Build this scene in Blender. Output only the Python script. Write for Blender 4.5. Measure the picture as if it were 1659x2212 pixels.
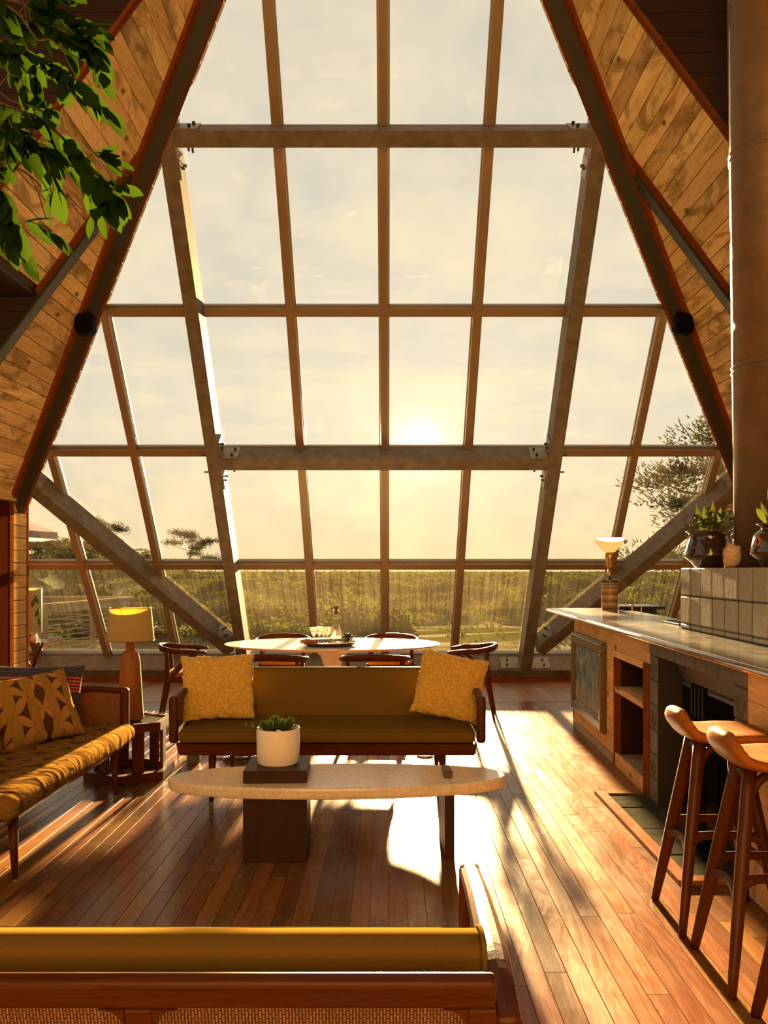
import bpy, bmesh, math, random
from mathutils import Vector, Matrix, noise

for o in list(bpy.data.objects):
    bpy.data.objects.remove(o)
random.seed(7)
SC = bpy.context.scene
COL = SC.collection
R = math.radians

# ------------------------------------------------------------------ camera
FPX = 1800.0                                   # focal length in pixels of the 1659-wide frame
cam_d = bpy.data.cameras.new('camera')
cam_d.sensor_fit = 'HORIZONTAL'
cam_d.sensor_width = 36.0
cam_d.lens = 36.0 * FPX / 1659.0
cam_d.shift_x = -8.5 / 1659.0                  # shift lens: level camera, verticals stay vertical
cam_d.shift_y = 126.0 / 1659.0
cam_d.clip_start = 0.05
cam_d.clip_end = 3000
cam = bpy.data.objects.new('camera', cam_d)
COL.objects.link(cam)
cam.location = (0, 0, 1.5)
cam.rotation_euler = (R(90), 0, 0)
SC.camera = cam

# ------------------------------------------------------------------ light
SUN_EL, SUN_AZ = R(8.6), R(2.2)                # low evening sun, almost straight ahead
SUN = Vector((math.sin(SUN_AZ) * math.cos(SUN_EL), math.cos(SUN_AZ) * math.cos(SUN_EL), math.sin(SUN_EL)))
sun_d = bpy.data.lights.new('sun', 'SUN')
sun_d.energy = 63.0
sun_d.color = (1.0, 0.665, 0.295)
sun_d.angle = R(1.4)
sun = bpy.data.objects.new('sun', sun_d)
COL.objects.link(sun)
sun.rotation_euler = SUN.to_track_quat('Z', 'Y').to_euler()
sun.location = (2, 60, 12)

SKY_STRENGTH = 0.655
vs = SC.view_settings
SC.display_settings.display_device = 'sRGB'
vs.view_transform = 'Standard'
vs.look = 'None'
vs.gamma = 1.0
vs.use_curve_mapping = False
vs.exposure = 0.6
SC.cycles.use_denoising = True
SC.cycles.max_bounces = 8
SC.cycles.diffuse_bounces = 4
SC.cycles.glossy_bounces = 4
SC.cycles.transmission_bounces = 10
SC.cycles.transparent_max_bounces = 24
SC.cycles.sample_clamp_indirect = 6.0
SC.cycles.use_adaptive_sampling = True
SC.cycles.adaptive_threshold = 0.05
SC.cycles.caustics_reflective = False
SC.cycles.caustics_refractive = False


class NT:
    """small helper for building node trees"""
    def __init__(self, tree):
        self.t = tree
        self.n = tree.nodes
        self.l = tree.links

    def new(self, kind, **props):
        nd = self.n.new(kind)
        for k, v in props.items():
            setattr(nd, k, v)
        return nd

    def put(self, sock, val):
        if isinstance(val, bpy.types.NodeSocket):
            self.l.new(val, sock)
        elif val is not None:
            if isinstance(val, (tuple, list)) and len(val) == 3 and sock.type == 'RGBA':
                val = (*val, 1.0)
            sock.default_value = val

    def math(self, op, a, b=None, c=None, clamp=False):
        nd = self.new('ShaderNodeMath', operation=op, use_clamp=clamp)
        for i, v in enumerate((a, b, c)):
            if v is not None:
                self.put(nd.inputs[i], v)
        return nd.outputs[0]

    def vmath(self, op, a, b=None, out=0):
        nd = self.new('ShaderNodeVectorMath', operation=op)
        self.put(nd.inputs[0], a)
        if b is not None:
            self.put(nd.inputs[1], b)
        return nd.outputs[out]

    def mix(self, fac, a, b, blend='MIX'):
        nd = self.new('ShaderNodeMix', data_type='RGBA', blend_type=blend)
        self.put(nd.inputs[0], fac)
        self.put(nd.inputs[6], a)
        self.put(nd.inputs[7], b)
        return nd.outputs[2]

    def ramp(self, fac, stops, interp='LINEAR'):
        nd = self.new('ShaderNodeValToRGB')
        nd.color_ramp.interpolation = interp
        el = nd.color_ramp.elements
        while len(el) < len(stops):
            el.new(0.5)
        for e, (p, c) in zip(el, stops):
            e.position = p
            e.color = (*c, 1.0) if isinstance(c, (tuple, list)) else (c, c, c, 1.0)
        self.put(nd.inputs[0], fac)
        return nd.outputs[0]

    def noise(self, vec, scale, detail=4.0, rough=0.55, dist=0.0):
        nd = self.new('ShaderNodeTexNoise')
        self.put(nd.inputs['Vector'], vec)
        nd.inputs['Scale'].default_value = scale
        nd.inputs['Detail'].default_value = detail
        nd.inputs['Roughness'].default_value = rough
        nd.inputs['Distortion'].default_value = dist
        return nd.outputs[0]

    def mapping(self, vec, scale=(1, 1, 1), loc=(0, 0, 0), rot=(0, 0, 0)):
        nd = self.new('ShaderNodeMapping')
        self.put(nd.inputs[0], vec)
        self.put(nd.inputs[1], loc)
        self.put(nd.inputs[2], rot)
        self.put(nd.inputs[3], scale)
        return nd.outputs[0]

    def sep(self, vec):
        nd = self.new('ShaderNodeSeparateXYZ')
        self.put(nd.inputs[0], vec)
        return nd.outputs

    def comb(self, x=0.0, y=0.0, z=0.0):
        nd = self.new('ShaderNodeCombineXYZ')
        for i, v in enumerate((x, y, z)):
            self.put(nd.inputs[i], v)
        return nd.outputs[0]


# ------------------------------------------------------------------ sky (procedural evening sky)
world = bpy.data.worlds.new('world')
SC.world = world
world.use_nodes = True
w = NT(world.node_tree)
w.n.clear()
dirv = w.new('ShaderNodeTexCoord').outputs['Generated']
dirn = w.vmath('NORMALIZE', dirv)
dx, dy, dz = w.sep(dirn)[0:3]
up = w.math('MAXIMUM', dz, 0.0)
grad = w.ramp(up, [(0.0, (1.0, 0.77, 0.44)), (0.07, (1.0, 0.80, 0.50)), (0.16, (0.95, 0.83, 0.61)), (0.30, (0.87, 0.78, 0.62)),
                   (0.55, (0.80, 0.71, 0.56)), (1.0, (0.66, 0.60, 0.51))])
# clouds on a flat layer overhead
inv = w.math('DIVIDE', 1.0, w.math('ADD', up, 0.16))
cl = w.comb(w.math('MULTIPLY', dx, inv), w.math('MULTIPLY', dy, inv), 0.0)
c1 = w.noise(w.mapping(cl, (1.0, 1.5, 1.0), (3.1, 0.4, 0)), 2.2, 7.0, 0.56, 0.35)
c2 = w.noise(w.mapping(cl, (0.7, 1.9, 1.0), (9.0, 5.0, 0)), 1.6, 4.0, 0.5, 0.3)
cm = w.ramp(w.math('ADD', w.math('MULTIPLY', c1, 0.65), w.math('MULTIPLY', c2, 0.35)), [(0.44, 0.0), (0.58, 1.0)])
cm = w.math('MULTIPLY', cm, w.ramp(up, [(0.05, 0.0), (0.2, 0.85), (1.0, 0.85)]))
cloud_col = w.mix(w.ramp(up, [(0.1, 0.0), (0.5, 1.0)]), (0.99, 0.86, 0.62), (0.90, 0.79, 0.60))
skyc = w.mix(cm, w.mix(0.55, grad, (0.70, 0.67, 0.61)), cloud_col)
skyc = w.mix(w.ramp(up, [(0.03, 0.0), (0.2, 1.0)]), grad, skyc)
# glow round the sun
dotv = w.vmath('DOT_PRODUCT', dirn, tuple(SUN), out=1)
dotc = w.math('MAXIMUM', dotv, 0.0)
g1 = w.math('MULTIPLY', w.math('POWER', dotc, 2500.0), 1.6)
g2 = w.math('MULTIPLY', w.math('POWER', dotc, 160.0), 0.22)
g3 = w.math('MULTIPLY', w.math('POWER', dotc, 18.0), 0.10)
glow = w.mix(1.0, w.mix(1.0, w.mix(1.0, (0, 0, 0), (1, 1, 1), 'ADD'), w.comb(g1, w.math('MULTIPLY', g1, 0.8), w.math('MULTIPLY', g1, 0.45)), 'MULTIPLY'),
             w.comb(w.math('ADD', g2, g3), w.math('MULTIPLY', w.math('ADD', g2, g3), 0.72), w.math('MULTIPLY', w.math('ADD', g2, g3), 0.32)), 'ADD')
# below the horizon: dull warm ground tone; opposite the sun: a little dimmer
skyc = w.mix(1.0, skyc, glow, 'ADD')
west = w.ramp(w.math('MULTIPLY_ADD', dotv, 0.5, 0.5), [(0.0, 0.72), (1.0, 1.0)])
skyc = w.mix(1.0, skyc, west, 'MULTIPLY')
skyc = w.mix(w.ramp(w.math('MULTIPLY', dz, -1.0), [(0.0, 0.0), (0.02, 1.0)]), skyc, (0.30, 0.22, 0.10))
bg = w.new('ShaderNodeBackground')
w.put(bg.inputs[0], skyc)
bg.inputs[1].default_value = SKY_STRENGTH
wo = w.new('ShaderNodeOutputWorld')
w.l.new(bg.outputs[0], wo.inputs[0])

# ------------------------------------------------------------------ materials
MATS = {}


def new_mat(name):
    m = bpy.data.materials.new(name)
    m.use_nodes = True
    t = NT(m.node_tree)
    t.n.clear()
    out = t.new('ShaderNodeOutputMaterial')
    MATS[name] = m
    return m, t, out


def principled(t, out, base, rough=0.5, metal=0.0, spec=0.5, coat=0.0, coat_rough=0.15, bump=None, bump_str=0.2, bump_dist=0.01, sheen=0.0):
    b = t.new('ShaderNodeBsdfPrincipled')
    t.put(b.inputs['Base Color'], base)
    t.put(b.inputs['Roughness'], rough)
    t.put(b.inputs['Metallic'], metal)
    b.inputs['Specular IOR Level'].default_value = spec
    b.inputs['Coat Weight'].default_value = coat
    b.inputs['Coat Roughness'].default_value = coat_rough
    b.inputs['Sheen Weight'].default_value = sheen
    if bump is not None:
        bn = t.new('ShaderNodeBump')
        bn.inputs['Strength'].default_value = bump_str
        bn.inputs['Distance'].default_value = bump_dist
        t.l.new(bump, bn.inputs['Height'])
        t.l.new(bn.outputs[0], b.inputs['Normal'])
    t.l.new(b.outputs[0], out.inputs[0])
    return b


def objcoord(t, jitter=0.0):
    v = t.new('ShaderNodeTexCoord').outputs['Object']
    if jitter:
        rnd = t.new('ShaderNodeObjectInfo').outputs['Random']
        v = t.vmath('ADD', v, t.comb(t.math('MULTIPLY', rnd, 31.7 * jitter), t.math('MULTIPLY', rnd, 17.3 * jitter), t.math('MULTIPLY', rnd, 53.1 * jitter)))
    return v


def wood(name, dark, light, axis='Y', rough=0.45, scale=1.0, knots=0.0, stains=0.0, coat=0.0, vary=0.25, spec=0.4, coat_rough=0.2, scuff=0.0, bump=0.12):
    m, t, out = new_mat(name)
    v = objcoord(t, 1.0)
    sc = {'X': (0.09, 1, 1), 'Y': (1, 0.09, 1), 'Z': (1, 1, 0.09)}[axis]
    vm = t.mapping(v, tuple(s * scale for s in sc))
    warp = t.noise(vm, 3.0, 2.0)
    fine = t.noise(t.vmath('ADD', vm, t.comb(warp, warp, warp)), 34.0, 5.0, 0.65, 1.2)
    broad = t.noise(vm, 7.0, 3.0, 0.5, 1.5)
    f = t.math('ADD', t.math('MULTIPLY', fine, 0.6), t.math('MULTIPLY', broad, 0.4))
    col = t.ramp(f, [(0.30, dark), (0.68, light)])
    if vary:
        rnd = t.new('ShaderNodeObjectInfo').outputs['Random']
        r2 = t.math('FRACT', t.math('MULTIPLY', rnd, 7.77))
        hs = t.new('ShaderNodeHueSaturation')
        t.put(hs.inputs['Hue'], t.math('MULTIPLY_ADD', r2, 0.02 * vary * 4, 0.5 - 0.01 * vary * 4))
        t.put(hs.inputs['Value'], t.math('MULTIPLY_ADD', rnd, vary * 2, 1.0 - vary))
        hs.inputs['Saturation'].default_value = 1.0
        t.put(hs.inputs['Color'], col)
        col = hs.outputs[0]
    if stains:
        st = t.noise(t.mapping(v, tuple(0.35 + 0.65 * s for s in sc)), 3.3, 6.0, 0.62, 1.4)
        sm = t.ramp(st, [(0.50, 0.0), (0.56, 0.6), (0.68, 1.0)])
        col = t.mix(t.math('MULTIPLY', sm, stains), col, tuple(c * 0.22 for c in dark))
    if knots:
        vo = t.new('ShaderNodeTexVoronoi')
        t.put(vo.inputs['Vector'], t.mapping(v, tuple((0.55 if s < 0.5 else 1.0) for s in sc)))
        vo.inputs['Scale'].default_value = 5.5
        k = t.ramp(vo.outputs['Distance'], [(0.05, 1.0), (0.12, 0.25), (0.2, 0.0)])
        ksel = t.math('GREATER_THAN', t.sep(vo.outputs['Color'])[0], 0.45)
        col = t.mix(t.math('MULTIPLY', t.math('MULTIPLY', k, ksel), knots), col, tuple(c * 0.12 for c in dark))
    rg = t.math('MULTIPLY_ADD', fine, 0.18, rough - 0.09)
    if scuff:
        sf = t.noise(v, 2.2, 6.0, 0.65)
        rg = t.math('ADD', rg, t.math('MULTIPLY', t.ramp(sf, [(0.4, 0.0), (0.7, 1.0)]), scuff))
    principled(t, out, col, rg, coat=coat, coat_rough=coat_rough, bump=fine, bump_str=bump, bump_dist=0.004, spec=spec)
    return m


def plain(name, col, rough=0.5, metal=0.0, var=0.12, nscale=12.0, spec=0.5, coat=0.0, bump=0.1, sheen=0.0, bdist=0.003, detail=5.0):
    m, t, out = new_mat(name)
    v = objcoord(t, 1.0)
    n = t.noise(v, nscale, detail, 0.6)
    c = t.mix(t.ramp(n, [(0.3, 0.0), (0.7, 1.0)]), tuple(x * (1 - var) for x in col), tuple(min(1, x * (1 + var)) for x in col))
    rg = t.math('MULTIPLY_ADD', n, 0.16, max(0.02, rough - 0.08))
    principled(t, out, c, rg, metal, spec, coat, bump=n, bump_str=bump, bump_dist=bdist, sheen=sheen)
    return m


def leafmat(name, col, trans, rough=0.4, vary=0.3, tw=0.5, spec=0.4):
    m, t, out = new_mat(name)
    rnd = t.new('ShaderNodeObjectInfo').outputs['Random']
    v = objcoord(t, 1.0)
    n = t.noise(v, 9.0, 3.0)
    k = t.math('ADD', t.math('MULTIPLY', rnd, vary), t.math('MULTIPLY', n, 0.3))
    c = t.mix(k, tuple(x * 0.75 for x in col), tuple(min(1, x * 1.35) for x in col))
    tr = t.mix(k, tuple(x * 0.75 for x in trans), tuple(min(1, x * 1.3) for x in trans))
    b = t.new('ShaderNodeBsdfPrincipled')
    t.put(b.inputs['Base Color'], c)
    b.inputs['Roughness'].default_value = rough
    b.inputs['Specular IOR Level'].default_value = spec
    tl = t.new('ShaderNodeBsdfTranslucent')
    t.put(tl.inputs[0], tr)
    mx = t.new('ShaderNodeMixShader')
    mx.inputs[0].default_value = tw
    t.l.new(b.outputs[0], mx.inputs[1])
    t.l.new(tl.outputs[0], mx.inputs[2])
    t.l.new(mx.outputs[0], out.inputs[0])
    return m


def glass_pane(name, haze_col, haze_lo, haze_hi, streak=0.0, grad=None):
    """thin window glass: clear, faint reflection, salt haze on its surface"""
    m, t, out = new_mat(name)
    v = objcoord(t, 0.0)
    tr = t.new('ShaderNodeBsdfTransparent')
    tr.inputs[0].default_value = (0.97, 0.97, 0.95, 1)
    gl = t.new('ShaderNodeBsdfGlossy')
    gl.inputs['Roughness'].default_value = 0.02
    fr = t.new('ShaderNodeFresnel')
    fr.inputs[0].default_value = 1.35
    mx = t.new('ShaderNodeMixShader')
    t.put(mx.inputs[0], t.math('MULTIPLY', fr.outputs[0], 0.55))
    t.l.new(tr.outputs[0], mx.inputs[1])
    t.l.new(gl.outputs[0], mx.inputs[2])
    hz = t.new('ShaderNodeBsdfTranslucent')
    t.put(hz.inputs[0], haze_col)
    n = t.noise(t.mapping(v, (1.0, 1.0, 1.0)), 2.2, 4.0, 0.55)
    fac = t.math('MULTIPLY_ADD', t.ramp(n, [(0.35, 0.0), (0.7, 1.0)]), haze_hi - haze_lo, haze_lo)
    if streak:
        s = t.noise(t.mapping(v, (26.0, 1.2, 1.2)), 1.0, 4.0, 0.7)
        z = t.sep(v)[2]
        top = t.ramp(z, [(0.62, 0.0), (1.25, 0.75), (1.6, 1.0)])
        low = t.ramp(z, [(0.30, 1.0), (0.62, 0.0)])
        k = t.math('ADD', t.math('MULTIPLY', t.ramp(s, [(0.3, 0.15), (0.75, 1.0)]), top), t.math('MULTIPLY', low, 0.8))
        fac = t.math('ADD', fac, t.math('MULTIPLY', k, streak), clamp=True)
    m2 = t.new('ShaderNodeMixShader')
    t.put(m2.inputs[0], fac)
    t.l.new(mx.outputs[0], m2.inputs[1])
    t.l.new(hz.outputs[0], m2.inputs[2])
    t.l.new(m2.outputs[0], out.inputs[0])
    return m


def cane(name, plane, cell, dark, light):
    m, t, out = new_mat(name)
    x, y, z = t.sep(objcoord(t))[0:3]
    a, b = {'XZ': (x, z), 'YZ': (y, z)}[plane]
    br = t.new('ShaderNodeTexBrick')
    br.offset = 0.5
    t.put(br.inputs['Vector'], t.comb(b, a, 0.0))
    br.inputs['Scale'].default_value = 1.0 / cell
    br.inputs['Mortar Size'].default_value = 0.13
    br.inputs['Mortar Smooth'].default_value = 0.6
    br.inputs['Brick Width'].default_value = 1.5
    br.inputs['Row Height'].default_value = 0.55
    t.put(br.inputs['Color1'], light)
    t.put(br.inputs['Color2'], tuple(c * 0.62 for c in light))
    t.put(br.inputs['Mortar'], dark)
    n = t.noise(objcoord(t), 20.0, 3.0)
    col = t.mix(t.math('MULTIPLY', n, 0.5), br.outputs[0], dark)
    h = t.math('SUBTRACT', 1.0, br.outputs['Fac'])
    principled(t, out, col, 0.55, bump=h, bump_str=0.7, bump_dist=0.004)
    return m


def petals(name, cell, petal, star, stripe, dark_edge):
    """overlapping-circle upholstery fabric woven in stripes"""
    m, t, out = new_mat(name)
    x, y, z = t.sep(objcoord(t))[0:3]
    yy = t.math('SUBTRACT', y, z)
    k = 0.7071 / cell
    u = t.math('MULTIPLY', t.math('ADD', x, yy), k)
    q = t.math('MULTIPLY', t.math('SUBTRACT', x, yy), k)
    fu, fq = t.math('FRACT', t.math('ADD', u, 100.0)), t.math('FRACT', t.math('ADD', q, 100.0))
    cnt = None
    for cx in (0, 1):
        for cy in (0, 1):
            a = t.math('SUBTRACT', fu, float(cx))
            b = t.math('SUBTRACT', fq, float(cy))
            d = t.math('ADD', t.math('MULTIPLY', a, a), t.math('MULTIPLY', b, b))
            i = t.math('LESS_THAN', d, 0.5)
            cnt = i if cnt is None else t.math('ADD', cnt, i)
    inp = t.math('GREATER_THAN', cnt, 1.5)
    sx = t.math('FRACT', t.math('ADD', t.math('DIVIDE', x, cell), 100.25))
    st = t.math('GREATER_THAN', sx, 0.5)
    base = t.mix(st, star, stripe)
    pet = t.mix(st, petal, tuple(c * 0.8 for c in petal))
    n = t.noise(t.mapping(objcoord(t), (1, 0.12, 0.12)), 260.0, 2.0)
    col = t.mix(inp, base, pet)
    col = t.mix(t.math('MULTIPLY', t.ramp(n, [(0.4, 0.0), (0.6, 1.0)]), 0.35), col, dark_edge)
    wr = t.noise(t.mapping(objcoord(t), (1.0, 0.35, 0.6)), 9.0, 3.0, 0.5, 0.8)
    principled(t, out, col, 0.85, bump=wr, bump_str=0.5, bump_dist=0.03, spec=0.0)
    return m

# ------------------------------------------------------------------ palette
wood('ceiling_pine', (0.58, 0.36, 0.125), (0.97, 0.80, 0.45), 'Y', 0.62, 1.0, knots=0.9, stains=0.70, vary=0.20, spec=0.0)
wood('wall_pine', (0.50, 0.29, 0.10), (0.84, 0.60, 0.29), 'Y', 0.6, 1.0, knots=0.9, stains=0.25, vary=0.14, spec=0.0)
wood('dark_board', (0.014, 0.003, 0.0012), (0.032, 0.0075, 0.0025), 'X', 0.6, 1.0, vary=0.25, knots=0.4)
wood('red_trim', (0.11, 0.030, 0.008), (0.24, 0.070, 0.017), 'Y', 0.5, 1.0, vary=0.1, spec=0.0)
wood('floor_oak', (0.110, 0.040, 0.010), (0.235, 0.095, 0.026), 'Y', 0.23, 1.0, vary=0.30, spec=0.17, scuff=0.07, bump=0.03)
wood('floor_walnut', (0.14, 0.058, 0.024), (0.27, 0.125, 0.055), 'Y', 0.42, 0.7, vary=0.3, coat=0.15, coat_rough=0.3)
wood('teak', (0.038, 0.0085, 0.0022), (0.095, 0.024, 0.0055), 'X', 0.36, 1.4, vary=0.05, spec=0.14)
wood('teak_z', (0.038, 0.0085, 0.0022), (0.095, 0.024, 0.0055), 'Z', 0.36, 1.4, vary=0.05, spec=0.14)
wood('teak_y', (0.038, 0.0085, 0.0022), (0.095, 0.024, 0.0055), 'Y', 0.36, 1.4, vary=0.05, spec=0.14)
wood('rosewood', (0.013, 0.0035, 0.0018), (0.042, 0.011, 0.004), 'Z', 0.42, 1.2, vary=0.05, spec=0.2)
wood('rosewood_top', (0.035, 0.010, 0.004), (0.085, 0.026, 0.009), 'X', 0.40, 1.2, vary=0.05, coat=0.2)
wood('lamp_wood', (0.13, 0.048, 0.012), (0.27, 0.115, 0.030), 'Z', 0.5, 1.2, vary=0.0, spec=0.08)
wood('grey_wood', (0.24, 0.19, 0.13), (0.42, 0.35, 0.26), 'X', 0.8, 0.8, vary=0.1)
wood('bark', (0.05, 0.03, 0.018), (0.14, 0.09, 0.05), 'Z', 0.85, 1.5, vary=0.1, spec=0.0)
plain('rear_plaster', (0.36, 0.295, 0.21), 0.9)
wood('door_wood', (0.040, 0.009, 0.003), (0.085, 0.020, 0.006), 'Z', 0.9, 1.0, vary=0.0, spec=0.0)
plain('sub_floor', (0.035, 0.014, 0.006), 0.8)
plain('mortar', (0.032, 0.022, 0.015), 0.9)
plain('steel', (0.165, 0.142, 0.116), 0.6, 0.1, 0.30, 9.0, spec=0.12, bump=0.15, detail=8.0)
plain('plate_steel', (0.22, 0.19, 0.155), 0.45, 0.35, 0.15, 14.0)
plain('bolt', (0.05, 0.04, 0.03), 0.4, 0.7)
plain('alu', (0.25, 0.175, 0.10), 0.42, 0.2, 0.06, 4.0, bump=0.0)
plain('alu_cap', (0.30, 0.275, 0.24), 0.35, 0.3, 0.04, 4.0, bump=0.0)
plain('rafter', (0.026, 0.025, 0.020), 0.62, 0.0, 0.25, 6.0)
plain('black_metal', (0.004, 0.0037, 0.0034), 0.75, 0.0, spec=0.06)
plain('black_gloss', (0.014, 0.012, 0.011), 0.18)
plain('olive', (0.130, 0.075, 0.014), 0.95, 0.0, 0.10, 240.0, spec=0.0, bump=0.25, sheen=0.0, bdist=0.001)
plain('sheepskin', (0.60, 0.355, 0.062), 0.95, 0.0, 0.28, 64.0, spec=0.0, bump=0.9, sheen=0.2, bdist=0.008)
plain('ceramic_white', (0.80, 0.69, 0.55), 0.55, 0.0, 0.04, 6.0, bump=0.05)
plain('table_white', (0.86, 0.80, 0.70), 0.12, 0.0, 0.04, 5.0, bump=0.0, coat=0.4)
plain('soil', (0.05, 0.03, 0.018), 0.95, nscale=60.0, bump=0.6)
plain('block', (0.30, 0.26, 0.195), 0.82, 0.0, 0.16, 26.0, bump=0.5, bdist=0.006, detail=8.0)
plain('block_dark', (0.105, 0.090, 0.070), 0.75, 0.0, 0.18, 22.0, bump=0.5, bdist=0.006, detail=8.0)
plain('soot', (0.010, 0.009, 0.008), 0.8)
plain('hood', (0.13, 0.115, 0.085), 0.6, 0.3)
plain('slate', (0.058, 0.056, 0.044), 0.8, 0.0, 0.3, 9.0, spec=0.0, bump=0.35, bdist=0.006, detail=8.0)
plain('steel_top', (0.50, 0.47, 0.42), 0.20, 0.9, 0.10, 7.0, bump=0.03)
plain('brass', (0.42, 0.25, 0.085), 0.32, 0.9, 0.1)
plain('leather', (0.29, 0.095, 0.014), 0.5, 0.0, 0.14, 30.0, spec=0.02, bump=0.12)
plain('glaze', (0.040, 0.020, 0.012), 0.10, 0.0, 0.4, 8.0, bump=0.03, coat=0.6)
plain('rust', (0.30, 0.085, 0.020), 0.16, 0.0, 0.2, 20.0, coat=0.5)
plain('rock', (0.52, 0.33, 0.17), 0.9, 0.0, 0.25, 30.0, bump=0.9, bdist=0.01)
plain('navy', (0.040, 0.030, 0.045), 0.9)
plain('napkin', (0.33, 0.10, 0.035), 0.9, nscale=80.0, bump=0.4)
plain('berry', (0.030, 0.014, 0.012), 0.25)
plain('pewter', (0.115, 0.075, 0.04), 0.4, 0.3)
plain('cord', (0.02, 0.018, 0.016), 0.5)
plain('outlet', (0.055, 0.075, 0.055), 0.5)
plain('white_band', (0.30, 0.28, 0.26), 0.8, spec=0.0)
plain('deck_teak', (0.20, 0.12, 0.055), 0.7, spec=0.0)
plain('wire', (0.40, 0.37, 0.33), 0.8, spec=0.0)
wood('deck_grey', (0.030, 0.026, 0.020), (0.055, 0.048, 0.038), 'X', 1.0, 0.8, vary=0.1, spec=0.0)
wood('rail_grey', (0.15, 0.125, 0.095), (0.25, 0.21, 0.165), 'X', 1.0, 0.8, vary=0.1, spec=0.0)
plain('sand', (0.72, 0.61, 0.44), 0.95)
plain('cork', (0.22, 0.10, 0.035), 0.8, nscale=50.0)
leafmat('ficus', (0.013, 0.034, 0.006), (0.024, 0.045, 0.003), 0.45, 0.35, 0.35, 0.0)
leafmat('succulent', (0.065, 0.105, 0.02), (0.09, 0.11, 0.012), 0.45, 0.3, 0.25)
leafmat('snake_leaf', (0.035, 0.055, 0.012), (0.07, 0.08, 0.01), 0.35, 0.3, 0.25)
leafmat('ivy', (0.05, 0.075, 0.012), (0.10, 0.11, 0.012), 0.4, 0.3, 0.35)
leafmat('shrub', (0.016, 0.019, 0.003), (0.020, 0.022, 0.0025), 1.0, 0.7, 0.5, 0.0)
leafmat('pine', (0.018, 0.02, 0.006), (0.02, 0.018, 0.005), 1.0, 0.4, 0.4, 0.0)
leafmat('dune_grass', (0.018, 0.020, 0.004), (0.022, 0.022, 0.004), 1.0, 0.6, 0.5, 0.0)
leafmat('shade_linen', (0.66, 0.55, 0.27), (0.60, 0.47, 0.13), 0.9, 0.0, 0.6, 0.1)
leafmat('milk_glass', (0.85, 0.66, 0.50), (0.92, 0.70, 0.48), 0.15, 0.0, 0.75, 0.5)
leafmat('canopy', (0.40, 0.36, 0.42), (0.20, 0.18, 0.20), 0.8, 0.0, 0.5, 0.1)
leafmat('leaf_glass', (0.6, 0.66, 0.5), (0.42, 0.46, 0.33), 0.3, 0.0, 0.6, 0.3)
glass_pane('glass_upper', (0.95, 0.88, 0.72), 0.0, 0.002)
glass_pane('glass_mid', (0.95, 0.84, 0.60), 0.0, 0.004)
glass_pane('glass_low', (0.95, 0.80, 0.50), 0.0012, 0.0032, streak=0.009)
glass_pane('glass_low_clear', (0.95, 0.82, 0.56), 0.0002, 0.001, streak=0.0045)
cane('cane_back', 'XZ', 0.011, (0.045, 0.014, 0.005), (0.36, 0.155, 0.045))
cane('cane_arm', 'YZ', 0.010, (0.06, 0.018, 0.005), (0.40, 0.155, 0.040))
petals('petal_fabric', 0.135, (0.42, 0.205, 0.045), (0.070, 0.030, 0.011), (0.32, 0.175, 0.040), (0.10, 0.05, 0.016))
petals('petal_seat', 0.145, (0.27, 0.140, 0.028), (0.105, 0.048, 0.013), (0.215, 0.115, 0.025), (0.08, 0.038, 0.012))


def marble(name, base, vein, rough, scale):
    m, t, out = new_mat(name)
    v = objcoord(t)
    n = t.noise(v, scale, 8.0, 0.6, 1.5)
    sp = t.noise(v, 130.0, 2.0, 0.5)
    k = t.ramp(n, [(0.45, 0.0), (0.5, 1.0), (0.55, 0.0)])
    c = t.mix(t.math('MULTIPLY', k, 0.45), base, vein)
    c = t.mix(t.ramp(sp, [(0.66, 0.0), (0.72, 0.55)]), c, vein)
    principled(t, out, c, rough, coat=0.15)
    return m


marble('travertine', (0.74, 0.61, 0.44), (0.44, 0.31, 0.18), 0.24, 14.0)
marble('table_marble', (0.86, 0.80, 0.70), (0.62, 0.55, 0.45), 0.14, 1.6)


def rusty_pipe():
    m, t, out = new_mat('pipe_steel')
    v = objcoord(t)
    n = t.noise(v, 6.0, 7.0, 0.65, 0.4)
    f = t.noise(t.mapping(v, (1, 1, 0.35)), 30.0, 6.0, 0.7)
    c = t.mix(t.ramp(n, [(0.35, 0.0), (0.7, 1.0)]), (0.20, 0.115, 0.058), (0.13, 0.088, 0.055))
    c = t.mix(t.ramp(f, [(0.6, 0.0), (0.72, 0.7)]), c, (0.30, 0.13, 0.05))
    principled(t, out, c, t.math('MULTIPLY_ADD', n, 0.3, 0.34), 0.35, bump=f, bump_str=0.25, bump_dist=0.004)


rusty_pipe()


def stripe_cushion():
    m, t, out = new_mat('navy_stripe')
    x, y, z = t.sep(objcoord(t))[0:3]
    vo = t.new('ShaderNodeTexVoronoi')
    t.put(vo.inputs['Vector'], objcoord(t))
    vo.inputs['Scale'].default_value = 95.0
    vo.inputs['Randomness'].default_value = 0.0
    dots = t.math('LESS_THAN', vo.outputs['Distance'], 0.28)
    base = t.mix(t.math('MULTIPLY', dots, 0.6), (0.030, 0.022, 0.034), (0.22, 0.16, 0.14))
    band = t.math('MULTIPLY', t.math('GREATER_THAN', y, 0.03), t.math('LESS_THAN', y, 0.13))
    line = t.math('GREATER_THAN', t.math('FRACT', t.math('MULTIPLY', t.math('ADD', y, 1.0), 46.0)), 0.5)
    red = t.mix(line, (0.05, 0.015, 0.02), (0.52, 0.085, 0.03))
    c = t.mix(band, base, red)
    principled(t, out, c, 0.9, bump=t.noise(objcoord(t), 12.0), bump_str=0.4, bump_dist=0.02)


stripe_cushion()


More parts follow.
